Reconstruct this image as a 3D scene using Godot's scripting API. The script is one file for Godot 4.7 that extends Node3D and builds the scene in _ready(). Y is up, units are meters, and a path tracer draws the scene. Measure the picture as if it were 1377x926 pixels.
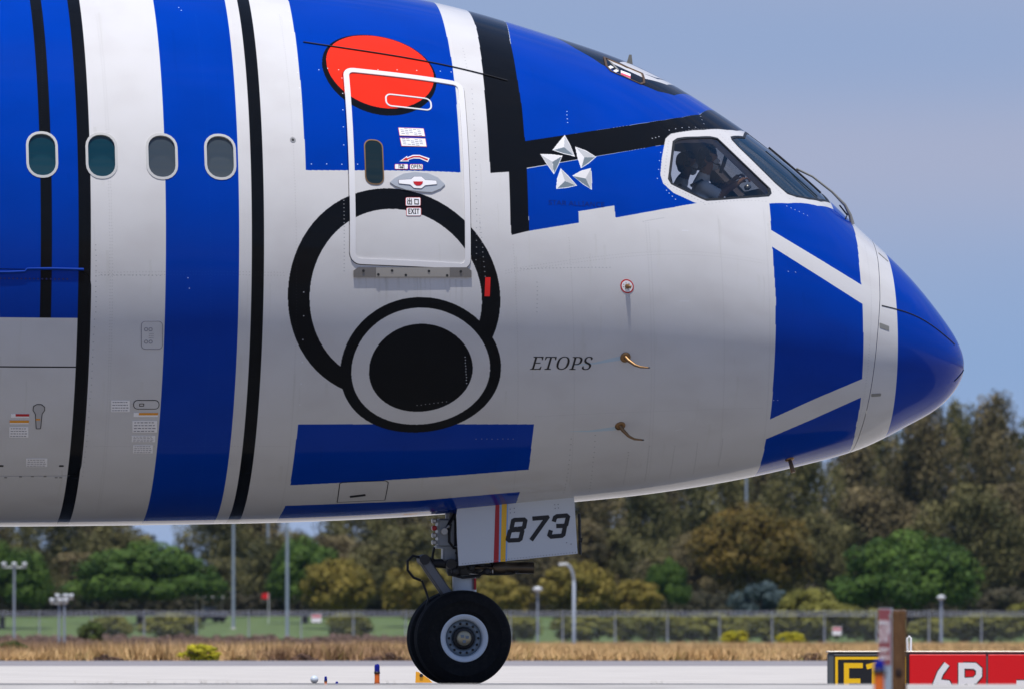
extends Node3D
# An airliner on a taxiway, seen through a long lens: nose section, nose gear and flight deck; beyond it a taxiway,
# dry grass, a perimeter fence and a belt of trees. x runs along the aircraft to its nose, y up, z to its near side.

const XT := 4.8      # station of the nose tip
const NL := 11.0     # station = XT - NL t^2
const KT := [0, 0.08, 0.16, 0.24, 0.32, 0.4, 0.48, 0.56, 0.64, 0.72, 0.8, 0.88, 0.96, 1.04, 1.2]
const TOP := [3.37, 3.609, 3.919, 4.332, 4.79, 5.362, 5.943, 6.476, 6.845, 7.171, 7.366, 7.519, 7.578, 7.62, 7.62]
const BOT := [3.37, 3.139, 2.91, 2.709, 2.472, 2.296, 2.13, 1.99, 1.884, 1.774, 1.706, 1.674, 1.655, 1.655, 1.655]
const WID := [0, 0.292, 0.629, 0.979, 1.328, 1.665, 1.981, 2.267, 2.513, 2.707, 2.836, 2.885, 2.885, 2.885, 2.885]
const YAW := 0.122173   # the taxiway lies turned by 7 degrees against the aircraft
const EYE_D := 150.0

var lutT := PackedFloat32Array()
var lutB := PackedFloat32Array()
var lutW := PackedFloat32Array()
const LN := 6000
const TM := 1.6
var M := {}
var used := {}
var jet: Node3D
var livery: Image
const TXA := -6.4
const TXB := 4.85
const TS := 2048


# ---------------------------------------------------------------- names and tags
func numbered(called: String) -> String:
	var n: int = used.get(called, 0)
	used[called] = n + 1
	return called if n == 0 else "%s_%03d" % [called, n]


func tag(o: Node3D, label: String, category := "", group := "", kind := "") -> Node3D:
	if label: o.set_meta("label", label)
	if category: o.set_meta("category", category)
	if group: o.set_meta("group", group)
	if kind: o.set_meta("kind", kind)
	return o


func thing(called: String, at := Vector3.ZERO, turn := 0.0) -> Node3D:
	var o := Node3D.new()
	o.name = numbered(called)
	o.position = at
	o.rotation.y = turn
	add_child(o, true)
	return o


func obj(called: String, mesh: Mesh, mat: Material, parent: Node = null, at := Vector3.ZERO) -> MeshInstance3D:
	var o := MeshInstance3D.new()
	o.name = called if parent else numbered(called)
	o.mesh = mesh
	o.material_override = mat
	o.position = at
	(parent if parent else self).add_child(o, true)
	return o


func copy(o: Node3D, at: Vector3, turn := 0.0, size := Vector3.ONE) -> Node3D:
	var c: Node3D = o.duplicate()
	c.name = numbered(String(o.name).rstrip("0123456789").trim_suffix("_"))
	add_child(c, true)
	c.position = at
	c.rotation.y = turn
	c.scale = size
	return c


# ---------------------------------------------------------------- materials
func lin(r: float, g: float, b: float) -> Color:
	return Color(r, g, b).linear_to_srgb()


func mat(called: String, c: Color, rough := 0.6, metal := 0.0, spec := 0.5) -> StandardMaterial3D:
	var m := StandardMaterial3D.new()
	m.resource_name = called
	m.albedo_color = c
	m.roughness = rough
	m.metallic = metal
	m.metallic_specular = spec
	M[called] = m
	return m


func noise_tex(freq: float, ramp: Array, seed_ := 1, size := 512, oct := 4) -> NoiseTexture2D:
	var n := FastNoiseLite.new()
	n.seed = seed_
	n.frequency = freq
	n.fractal_octaves = oct
	var t := NoiseTexture2D.new()
	t.width = size
	t.height = size
	t.seamless = true
	t.noise = n
	var g := Gradient.new()
	g.offsets = PackedFloat32Array(ramp.map(func(k): return k[0]))
	g.colors = PackedColorArray(ramp.map(func(k): return k[1]))
	t.color_ramp = g
	return t


func textured(called: String, freq: float, ramp: Array, scale_: float, rough := 0.9, seed_ := 1, size := 512) -> StandardMaterial3D:
	var m := mat(called, Color.WHITE, rough, 0.0, 0.3)
	m.albedo_texture = noise_tex(freq, ramp, seed_, size)
	m.uv1_triplanar = true
	m.uv1_world_triplanar = true
	m.uv1_scale = Vector3.ONE * scale_
	return m


# ---------------------------------------------------------------- mesh helpers
func stool() -> SurfaceTool:
	var st := SurfaceTool.new()
	st.begin(Mesh.PRIMITIVE_TRIANGLES)
	return st


func done(st: SurfaceTool) -> ArrayMesh:
	st.generate_normals()
	return st.commit()


func quad(st: SurfaceTool, a: Vector3, b: Vector3, c: Vector3, d: Vector3) -> void:
	for v in [a, b, c, a, c, d]:
		st.add_vertex(v)


func flat_face(st: SurfaceTool, pts: Array, out_: Vector3) -> void:
	# a convex face, wound clockwise seen from the side that out_ points to
	st.set_smooth_group(0xFFFFFFFF)
	var n: Vector3 = (pts[1] - pts[0]).cross(pts[2] - pts[0])
	var p := pts.duplicate()
	if n.dot(out_) > 0.0:
		p.reverse()
	for i in range(1, p.size() - 1):
		st.add_vertex(p[0])
		st.add_vertex(p[i])
		st.add_vertex(p[i + 1])


func box(st: SurfaceTool, size: Vector3, xf := Transform3D(), bevel := 0.0) -> void:
	var h := size / 2.0
	var b := minf(bevel, minf(h.x, minf(h.y, h.z)) * 0.9)
	if b <= 0.0:
		for ax in 3:
			for s in [-1.0, 1.0]:
				var n := Vector3.ZERO
				n[ax] = s
				var u := (ax + 1) % 3
				var v := (ax + 2) % 3
				var f := []
				for k in [[-1, -1], [1, -1], [1, 1], [-1, 1]]:
					var p := Vector3.ZERO
					p[ax] = s * h[ax]
					p[u] = k[0] * h[u]
					p[v] = k[1] * h[v]
					f.append(xf * p)
				flat_face(st, f, xf.basis * n)
		return
	for ax in 3:
		for s in [-1.0, 1.0]:
			var n := Vector3.ZERO
			n[ax] = s
			var u := (ax + 1) % 3
			var v := (ax + 2) % 3
			var f := []
			for k in [[-1, -1], [1, -1], [1, 1], [-1, 1]]:
				var p := Vector3.ZERO
				p[ax] = s * h[ax]
				p[u] = k[0] * (h[u] - b)
				p[v] = k[1] * (h[v] - b)
				f.append(xf * p)
			flat_face(st, f, xf.basis * n)
		for s in [-1.0, 1.0]:
			for t in [-1.0, 1.0]:
				var u := (ax + 1) % 3
				var v := (ax + 2) % 3
				var n := Vector3.ZERO
				n[u] = s
				n[v] = t
				var f := []
				for k in [[-1, 0], [1, 0], [1, 1], [-1, 1]]:
					var p := Vector3.ZERO
					p[ax] = k[0] * (h[ax] - b)
					p[u] = s * (h[u] - (b if k[1] else 0.0))
					p[v] = t * (h[v] - (0.0 if k[1] else b))
					f.append(xf * p)
				flat_face(st, f, xf.basis * n)
	for sx in [-1.0, 1.0]:
		for sy in [-1.0, 1.0]:
			for sz in [-1.0, 1.0]:
				var c := Vector3(sx * h.x, sy * h.y, sz * h.z)
				var f := []
				for ax in 3:
					var p := c - Vector3(sx, sy, sz) * b
					p[ax] = c[ax]
					f.append(xf * p)
				flat_face(st, f, xf.basis * Vector3(sx, sy, sz))


func tube(st: SurfaceTool, pts: Array, radii: Array, n := 10, caps := true) -> void:
	st.set_smooth_group(0)
	var rings := []
	var side := Vector3.UP
	for i in pts.size():
		var t: Vector3 = (pts[mini(i + 1, pts.size() - 1)] - pts[maxi(i - 1, 0)]).normalized()
		if i == 0 or absf(side.dot(t)) > 0.95:
			side = Vector3.UP if absf(t.y) < 0.9 else Vector3.RIGHT
		side = (side - t * side.dot(t)).normalized()
		var w := t.cross(side)
		var r: float = radii[i] if i < radii.size() else radii[radii.size() - 1]
		var ring := []
		for k in n:
			var a := TAU * k / n
			ring.append(pts[i] + (side * cos(a) + w * sin(a)) * r)
		rings.append(ring)
	for i in rings.size() - 1:
		for k in n:
			var k2 := (k + 1) % n
			quad(st, rings[i][k], rings[i + 1][k], rings[i + 1][k2], rings[i][k2])
	if caps:
		flat_face(st, rings[0], pts[0] - pts[1])
		flat_face(st, rings[-1], pts[-1] - pts[-2])


func lathe(st: SurfaceTool, prof: Array, n: int, xf := Transform3D(), flat := false) -> void:
	# prof: Vector2(radius, height) about the y axis of xf
	st.set_smooth_group(0xFFFFFFFF if flat else 0)
	for i in prof.size() - 1:
		for k in n:
			var a := TAU * k / n
			var b := TAU * (k + 1) / n
			var p: Vector2 = prof[i]
			var q: Vector2 = prof[i + 1]
			var v0 := xf * Vector3(p.x * cos(a), p.y, p.x * sin(a))
			var v1 := xf * Vector3(p.x * cos(b), p.y, p.x * sin(b))
			var v2 := xf * Vector3(q.x * cos(b), q.y, q.x * sin(b))
			var v3 := xf * Vector3(q.x * cos(a), q.y, q.x * sin(a))
			if p.x < 1e-5:
				for v in [v0, v2, v3]: st.add_vertex(v)
			elif q.x < 1e-5:
				for v in [v0, v1, v2]: st.add_vertex(v)
			else:
				quad(st, v0, v1, v2, v3)


func prism(st: SurfaceTool, poly: PackedVector2Array, depth: float, xf := Transform3D()) -> void:
	# poly in the xy plane of xf, from z = 0 to z = depth
	var tri := Geometry2D.triangulate_polygon(poly)
	for i in range(0, tri.size(), 3):
		for zz in [0.0, depth]:
			var f := []
			for k in 3:
				var p := poly[tri[i + k]]
				f.append(xf * Vector3(p.x, p.y, zz))
			flat_face(st, f, xf.basis * Vector3(0, 0, 1 if (zz > 0.0) == (depth > 0.0) and zz != 0.0 else -1))
	var cw := Geometry2D.is_polygon_clockwise(poly)
	for i in poly.size():
		var a := poly[i]
		var b := poly[(i + 1) % poly.size()]
		var e := b - a
		var n := Vector2(e.y, -e.x) * (-1.0 if cw else 1.0)
		flat_face(st, [xf * Vector3(a.x, a.y, 0), xf * Vector3(b.x, b.y, 0), xf * Vector3(b.x, b.y, depth), xf * Vector3(a.x, a.y, depth)], xf.basis * Vector3(n.x, n.y, 0))


func pv(flat: Array) -> PackedVector2Array:
	var o := PackedVector2Array()
	for i in range(0, flat.size(), 2):
		o.append(Vector2(flat[i], flat[i + 1]))
	return o


func rounded(x0: float, y0: float, x1: float, y1: float, r: float, n := 5) -> PackedVector2Array:
	var o := PackedVector2Array()
	for c in [[x1 - r, y1 - r, 0.0], [x0 + r, y1 - r, 90.0], [x0 + r, y0 + r, 180.0], [x1 - r, y0 + r, 270.0]]:
		for k in n + 1:
			var a := deg_to_rad(c[2] + 90.0 * k / n)
			o.append(Vector2(c[0] + r * cos(a), c[1] + r * sin(a)))
	return o


# ---------------------------------------------------------------- the shape of the fuselage
func spline(vs: Array, t: float) -> float:
	var n := KT.size()
	t = clampf(t, KT[0], KT[n - 1])
	var i := 0
	while i < n - 2 and t >= KT[i + 1]:
		i += 1
	var h: float = KT[i + 1] - KT[i]
	var m := [0.0, 0.0]
	for e in 2:
		var j := i + e
		if j == 0: m[e] = (vs[1] - vs[0]) / (KT[1] - KT[0])
		elif j == n - 1: m[e] = (vs[j] - vs[j - 1]) / (KT[j] - KT[j - 1])
		else:
			var h0: float = KT[j] - KT[j - 1]
			var h1: float = KT[j + 1] - KT[j]
			m[e] = ((vs[j] - vs[j - 1]) / h0 * h1 + (vs[j + 1] - vs[j]) / h1 * h0) / (h0 + h1)
	var s: float = (t - KT[i]) / h
	return (2 * s ** 3 - 3 * s ** 2 + 1) * vs[i] + (s ** 3 - 2 * s ** 2 + s) * h * m[0] + (3 * s ** 2 - 2 * s ** 3) * vs[i + 1] + (s ** 3 - s ** 2) * h * m[1]


func make_lut() -> void:
	for i in LN + 1:
		var t := TM * i / LN
		lutT.append(spline(TOP, t))
		lutB.append(spline(BOT, t))
		lutW.append(spline(WID, t))


func hull(t: float, a: float) -> Vector3:
	# the point at nose parameter t and girth angle a (radians, 0 keel, PI crown, near side positive)
	var g := clampf(t / TM * LN, 0.0, LN - 0.001)
	var i := int(g)
	var k := g - i
	var tp := lerpf(lutT[i], lutT[i + 1], k)
	var bt := lerpf(lutB[i], lutB[i + 1], k)
	var w := lerpf(lutW[i], lutW[i + 1], k)
	return Vector3(XT - NL * t * t, (tp + bt) / 2.0 - (tp - bt) / 2.0 * cos(a), w * sin(a))


func hull_normal(t: float, a: float) -> Vector3:
	if t < 0.012:
		return Vector3(1, 0, 0)
	var d := minf(0.006, t * 0.4)
	var u := hull(t + d, a) - hull(t - d, a)
	var v := hull(t, a + 0.004) - hull(t, a - 0.004)
	var n := u.cross(v).normalized()
	var p := hull(t, a)
	return n if n.dot(Vector3(0.0, p.y - 4.4, p.z) + Vector3(p.x - 2.0 if p.x > 3.0 else 0.0, 0, 0)) > 0.0 else -n


func tof(x: float) -> float:
	return sqrt(maxf(XT - x, 0.0) / NL)


func on_hull(s: Vector2, off := 0.0, far := false) -> Vector3:
	# s: station (m), girth angle (degrees)
	var t := tof(s.x)
	var a := deg_to_rad(s.y)
	var p := hull(t, a)
	if off != 0.0:
		p += hull_normal(t, a) * off
	return Vector3(p.x, p.y, -p.z) if far else p


func level_angle(x: float, y: float) -> float:
	# the girth angle, in degrees, at which the near side of station x stands at height y
	var t := tof(x)
	var hi := hull(t, PI).y
	var lo := hull(t, 0.0).y
	return rad_to_deg(acos(clampf(((hi + lo) / 2.0 - y) / ((hi - lo) / 2.0), -1.0, 1.0)))


func nrm(s: Vector2) -> Vector3:
	return hull_normal(tof(s.x), deg_to_rad(s.y))


const GK := 0.05   # metres of girth per degree, to give clipping even proportions


func sq(poly: PackedVector2Array) -> PackedVector2Array:
	var o := PackedVector2Array()
	for p in poly: o.append(Vector2(p.x, p.y * GK))
	return o


func un(poly: PackedVector2Array) -> PackedVector2Array:
	var o := PackedVector2Array()
	for p in poly: o.append(Vector2(p.x, p.y / GK))
	return o


func grown(poly: PackedVector2Array, by: float) -> PackedVector2Array:
	# an outline in station and degrees, grown or shrunk by metres
	var r := Geometry2D.offset_polygon(sq(poly), by, Geometry2D.JOIN_ROUND if by > 0.0 else Geometry2D.JOIN_MITER)
	return un(r[0]) if r.size() else poly


func fine(poly: PackedVector2Array, step := 0.05) -> PackedVector2Array:
	var o := PackedVector2Array()
	for i in poly.size():
		var a := poly[i]
		var b := poly[(i + 1) % poly.size()]
		var n := maxi(1, int(ceil(Vector2(b.x - a.x, (b.y - a.y) * GK).length() / step)))
		for k in n:
			o.append(a.lerp(b, float(k) / n))
	return o


class HullMesh:
	var v := PackedVector3Array()
	var n := PackedVector3Array()
	var uv := PackedVector2Array()

	func mesh() -> ArrayMesh:
		var arr := []
		arr.resize(Mesh.ARRAY_MAX)
		arr[Mesh.ARRAY_VERTEX] = v
		arr[Mesh.ARRAY_NORMAL] = n
		arr[Mesh.ARRAY_TEX_UV] = uv
		var m := ArrayMesh.new()
		m.add_surface_from_arrays(Mesh.PRIMITIVE_TRIANGLES, arr)
		return m


func skin_tri(k: HullMesh, a: Vector2, b: Vector2, c: Vector2, off: float, far: bool, inward := false) -> void:
	var s := [a, b, c]
	var p := []
	var m := []
	for q in s:
		var t := tof(q.x)
		var ang := deg_to_rad(q.y)
		var nn := hull_normal(t, ang)
		var pp := hull(t, ang) + nn * off
		if far:
			pp.z = -pp.z
			nn.z = -nn.z
		p.append(pp)
		m.append(-nn if inward else nn)
	var g: Vector3 = (p[1] - p[0]).cross(p[2] - p[0])
	if g.length_squared() < 1e-16:
		return
	var order := [0, 1, 2] if g.dot(m[0] + m[1] + m[2]) < 0.0 else [0, 2, 1]
	for i in order:
		k.v.append(p[i])
		k.n.append(m[i])
		k.uv.append(Vector2((s[i].x - TXA) / (TXB - TXA), s[i].y / 180.0))


func walls(k: HullMesh, poly: PackedVector2Array, off: float, base: float, far := false, outward := true) -> void:
	var f := fine(poly)
	var ccw := not Geometry2D.is_polygon_clockwise(sq(f))
	for i in f.size():
		var a := f[i]
		var b := f[(i + 1) % f.size()]
		var p := [on_hull(a, off, far), on_hull(b, off, far), on_hull(b, base, far), on_hull(a, base, far)]
		var e: Vector3 = p[1] - p[0]
		if e.length() < 1e-6: continue
		var nn := nrm((a + b) / 2.0)
		if far: nn.z = -nn.z
		var side := e.cross(nn).normalized()
		# towards the outside of the outline
		var d := Vector2((b - a).y * GK, -(b - a).x) * (1.0 if ccw else -1.0)
		var probe := on_hull(Vector2((a.x + b.x) / 2.0 + d.normalized().x * 0.01, (a.y + b.y) / 2.0 + d.normalized().y * 0.01 / GK), 0.0, far) - on_hull((a + b) / 2.0, 0.0, far)
		if side.dot(probe) * (1.0 if outward else -1.0) < 0.0: side = -side
		var order := [0, 1, 2, 0, 2, 3]
		if e.cross(p[2] - p[0]).dot(side) > 0.0: order = [0, 2, 1, 0, 3, 2]
		for j in order:
			k.v.append(p[j])
			k.n.append(side)
			k.uv.append(Vector2((a.x - TXA) / (TXB - TXA), a.y / 180.0))


func patch(k: HullMesh, outer: PackedVector2Array, holes: Array, off: float, xs: Array, angs: Array, far := false, inward := false) -> void:
	# the part of the hull inside outer and outside every hole, cut along the grid of stations xs and angles angs
	var o := sq(outer)
	var obox := bounds(o)
	var hs := []
	for h in holes:
		var q := sq(h)
		hs.append([q, bounds(q)])
	for i in xs.size() - 1:
		for j in angs.size() - 1:
			var x0: float = minf(xs[i], xs[i + 1])
			var x1: float = maxf(xs[i], xs[i + 1])
			var a0: float = angs[j] * GK
			var a1: float = angs[j + 1] * GK
			var cell := Rect2(x0, a0, x1 - x0, a1 - a0)
			if not cell.intersects(obox): continue
			var c := PackedVector2Array([Vector2(x0, a0), Vector2(x1, a0), Vector2(x1, a1), Vector2(x0, a1)])
			var pieces := [c]
			var cut := false
			if not (obox.encloses(cell.grow(0.0)) and inside_all(c, o)):
				pieces = Geometry2D.intersect_polygons(c, o)
				cut = true
			for h in hs:
				if pieces.is_empty(): break
				if not cell.intersects(h[1]): continue
				var left := []
				for p in pieces:
					left.append_array(Geometry2D.clip_polygons(p, h[0]))
				pieces = left
				cut = true
			for p in pieces:
				if not cut:
					skin_tri(k, Vector2(x0, a0 / GK), Vector2(x1, a0 / GK), Vector2(x1, a1 / GK), off, far, inward)
					skin_tri(k, Vector2(x0, a0 / GK), Vector2(x1, a1 / GK), Vector2(x0, a1 / GK), off, far, inward)
					continue
				var tri := Geometry2D.triangulate_polygon(p)
				for q in range(0, tri.size(), 3):
					skin_tri(k, Vector2(p[tri[q]].x, p[tri[q]].y / GK), Vector2(p[tri[q + 1]].x, p[tri[q + 1]].y / GK), Vector2(p[tri[q + 2]].x, p[tri[q + 2]].y / GK), off, far, inward)


func bounds(p: PackedVector2Array) -> Rect2:
	var r := Rect2(p[0], Vector2.ZERO)
	for v in p: r = r.expand(v)
	return r.grow(0.0005)


func inside_all(c: PackedVector2Array, o: PackedVector2Array) -> bool:
	if o.size() <= 4:
		return false
	for v in c:
		if not Geometry2D.is_point_in_polygon(v, o): return false
	return Geometry2D.clip_polygons(c, o).is_empty()


func steps(a: float, b: float, n: int) -> Array:
	var o := []
	for i in n + 1: o.append(lerpf(a, b, float(i) / n))
	return o


func plate(outer: PackedVector2Array, off: float, base: float, holes := [], cell := 0.08, far := false) -> ArrayMesh:
	# a sheet that follows the hull, raised to off with edges down to base
	var b := bounds(sq(outer))
	var xs := steps(b.position.x, b.end.x, maxi(1, int(ceil(b.size.x / cell))))
	var an := steps(b.position.y / GK, b.end.y / GK, maxi(1, int(ceil(b.size.y / cell))))
	var k := HullMesh.new()
	patch(k, outer, holes, off, xs, an, far)
	if base != off:
		walls(k, outer, off, base, far)
		for h in holes: walls(k, h, off, base, far, false)
	return k.mesh()


func ring(outer: PackedVector2Array, by: float, off: float, base: float, cell := 0.05) -> ArrayMesh:
	return plate(outer, off, base, [grown(outer, -by)], cell)


func lettering(text: String, at: Vector2, height: float, off: float, slant := 0.0, font_name := "Droid Sans", bold := false, width := 0.0, turn := 0.0) -> ArrayMesh:
	# flat glyphs laid on the hull, their lower left corner at the station and angle at
	var tm := TextMesh.new()
	var f := SystemFont.new()
	f.font_names = PackedStringArray([font_name])
	f.font_weight = 700 if bold else 400
	tm.font = f
	tm.font_size = 64
	tm.pixel_size = 0.01
	tm.depth = 0.0
	tm.curve_step = 1.0
	tm.text = text
	tm.horizontal_alignment = HORIZONTAL_ALIGNMENT_LEFT
	var arr := tm.get_mesh_arrays()
	var vs: PackedVector3Array = arr[Mesh.ARRAY_VERTEX]
	var idx: PackedInt32Array = arr[Mesh.ARRAY_INDEX] if arr[Mesh.ARRAY_INDEX] != null else PackedInt32Array(range(vs.size()))
	var lo := Vector2(1e9, 1e9)
	var hi := -lo
	for v in vs:
		lo = lo.min(Vector2(v.x, v.y))
		hi = hi.max(Vector2(v.x, v.y))
	var sc := height / (hi.y - lo.y)
	var sx := width / (hi.x - lo.x) if width > 0.0 else sc
	var per := (on_hull(at + Vector2(0, 1)) - on_hull(at)).length()
	var k := HullMesh.new()
	for i in range(0, idx.size(), 3):
		var s := []
		for j in 3:
			var v := vs[idx[i + j]]
			var p := Vector2((v.x - lo.x) * sx, (v.y - lo.y) * sc)
			p.x += p.y * slant
			p = p.rotated(turn)
			s.append(Vector2(at.x + p.x, level_angle(at.x + p.x, on_hull(Vector2(at.x, at.y + p.y / per)).y)))
		skin_tri(k, s[0], s[1], s[2], off, false)
	return k.mesh()


# ---------------------------------------------------------------- the painted livery
func fill(c: Color, flat: Array) -> void:
	var p := PackedVector2Array()
	for i in range(0, flat.size(), 2):
		p.append(Vector2((flat[i] - TXA) / (TXB - TXA) * TS, flat[i + 1] / 180.0 * TS))
	# even out long edges is not needed: outlines come densely spaced
	var b := p[0].y
	var e := p[0].y
	for v in p:
		b = minf(b, v.y)
		e = maxf(e, v.y)
	for row in range(maxi(0, int(b)), mini(TS - 1, int(e)) + 1):
		var y := row + 0.5
		var cross := []
		for i in p.size():
			var a := p[i]
			var d := p[(i + 1) % p.size()]
			if (a.y <= y) != (d.y <= y):
				cross.append(a.x + (y - a.y) / (d.y - a.y) * (d.x - a.x))
		cross.sort()
		for i in range(0, cross.size() - 1, 2):
			var x0 := clampi(int(round(cross[i])), 0, TS)
			var x1 := clampi(int(round(cross[i + 1])), 0, TS)
			if x1 > x0: livery.fill_rect(Rect2i(x0, row, x1 - x0, 1), c)


func band(c: Color, x0: float, x1: float, a0 := 0.0, a1 := 180.0) -> void:
	fill(c, [x0, a0, x1, a0, x1, a1, x0, a1])


func oval(c: Color, at: Vector2, rx: float, ry: float, tilt := 0.0) -> void:
	var per := (on_hull(at + Vector2(0, 1)) - on_hull(at)).length()
	var o := []
	for k in 72:
		var v := Vector2(rx * cos(TAU * k / 72), ry * sin(TAU * k / 72)).rotated(tilt)
		o.append_array([at.x + v.x, at.y + v.y / per])
	fill(c, o)


func dots(a: Vector2, b: Vector2, n: int, c: Color, size := 2) -> void:
	for i in n:
		var s := a.lerp(b, float(i) / maxi(1, n - 1))
		livery.fill_rect(Rect2i(int((s.x - TXA) / (TXB - TXA) * TS), int(s.y / 180.0 * TS), size, size), c)


func line(a: Vector2, b: Vector2, wide: float, c: Color) -> void:
	var per := 0.05
	var d := Vector2(b.x - a.x, (b.y - a.y) * per).normalized()
	var n := Vector2(-d.y, d.x) * wide / 2.0
	fill(c, [a.x + n.x, a.y + n.y / per, b.x + n.x, b.y + n.y / per, b.x - n.x, b.y - n.y / per, a.x - n.x, a.y - n.y / per])


# ---------------------------------------------------------------- bodies: smooth joined limbs meshed as surface nets
func body(bones: Array, cell: float, blend: float) -> Array:
	# bones: [from, to, radius, radius, colour]; returns [vertices, colours, indices]
	var lo := Vector3.ONE * 1e9
	var hi := -lo
	for b in bones:
		for e in 2:
			var r: float = b[2 + e] + 3.0 * cell + blend
			lo = lo.min(b[e] - Vector3.ONE * r)
			hi = hi.max(b[e] + Vector3.ONE * r)
	var n := Vector3i((hi - lo) / cell) + Vector3i.ONE
	var f := PackedFloat32Array()
	f.resize(n.x * n.y * n.z)
	f.fill(1.0)
	var best := PackedFloat32Array()
	best.resize(f.size())
	best.fill(1.0)
	var who := PackedByteArray()
	who.resize(f.size())
	for bi in bones.size():
		var b: Array = bones[bi]
		var p: Vector3 = b[0]
		var q: Vector3 = b[1]
		var r0: float = b[2]
		var r1: float = b[3]
		var m := maxf(r0, r1) + 2.5 * cell + blend
		var l := Vector3i((p.min(q) - Vector3.ONE * m - lo) / cell).max(Vector3i.ZERO)
		var h := Vector3i((p.max(q) + Vector3.ONE * m - lo) / cell + Vector3.ONE).min(n - Vector3i.ONE)
		var d := q - p
		var dd := maxf(d.length_squared(), 1e-9)
		for z in range(l.z, h.z + 1):
			for y in range(l.y, h.y + 1):
				var at := (z * n.y + y) * n.x
				for x in range(l.x, h.x + 1):
					var w := lo + Vector3(x, y, z) * cell - p
					var t := clampf(w.dot(d) / dd, 0.0, 1.0)
					var s := (w - d * t).length() - lerpf(r0, r1, t)
					if s < best[at + x]:
						best[at + x] = s
						who[at + x] = bi
					var o := f[at + x]
					var g := maxf(blend - absf(o - s), 0.0) / blend
					f[at + x] = minf(o, s) - g * g * blend * 0.25
	var verts := PackedVector3Array()
	var cols := PackedColorArray()
	var idx := PackedInt32Array()
	var slot := {}
	var step := [1, n.x, n.x * n.y]
	for z in n.z - 1:
		for y in n.y - 1:
			for x in n.x - 1:
				var at := (z * n.y + y) * n.x + x
				var mask := 0
				for c in 8:
					if f[at + (c & 1) + (c >> 1 & 1) * n.x + (c >> 2) * step[2]] < 0.0: mask += 1
				if mask == 0 or mask == 8: continue
				var sum := Vector3.ZERO
				var cnt := 0
				for c in 8:
					for ax in 3:
						if c >> ax & 1: continue
						var a: int = at + (c & 1) + (c >> 1 & 1) * n.x + (c >> 2) * step[2]
						var b: int = a + step[ax]
						if (f[a] < 0.0) == (f[b] < 0.0): continue
						var v := Vector3(c & 1, c >> 1 & 1, c >> 2)
						v[ax] += f[a] / (f[a] - f[b])
						sum += v
						cnt += 1
				slot[at] = verts.size()
				verts.append(lo + (Vector3(x, y, z) + sum / cnt) * cell)
				cols.append(bones[who[at]][4])
	for at in slot:
		for ax in 3:
			if (f[at] < 0.0) == (f[at + step[ax]] < 0.0): continue
			var u: int = step[(ax + 1) % 3]
			var w: int = step[(ax + 2) % 3]
			if not (slot.has(at - u) and slot.has(at - w) and slot.has(at - u - w)): continue
			var q := [slot[at], slot[at - u], slot[at - u - w], slot[at - w]]
			if f[at] < 0.0: q.reverse()
			for i in [0, 1, 2, 0, 2, 3]: idx.append(q[i])
	return [verts, cols, idx]


func add_body(st: SurfaceTool, made: Array, shift: Vector3) -> void:
	st.set_smooth_group(0)
	for i in made[2]:
		st.set_color(made[1][i])
		st.add_vertex(made[0][i] - shift)


# ---------------------------------------------------------------- the aircraft
func rr(x0: float, a0: float, x1: float, a1: float, r: float) -> PackedVector2Array:
	return un(rounded(x0, a0 * GK, x1, a1 * GK, r))


func mrect(c: Vector2, w: float, h: float, r: float) -> PackedVector2Array:
	var per := (on_hull(c + Vector2(0, 1)) - on_hull(c)).length()
	var o := PackedVector2Array()
	for p in rounded(-w / 2, -h / 2, w / 2, h / 2, r): o.append(c + Vector2(p.x, p.y / per))
	return o


const WHITE := Color(0.82, 0.82, 0.83)
const BLUE := Color(0.0, 0.225, 0.65)
const BLACK := Color(0.075, 0.085, 0.1)
const RED := Color(0.93, 0.2, 0.13)


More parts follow.
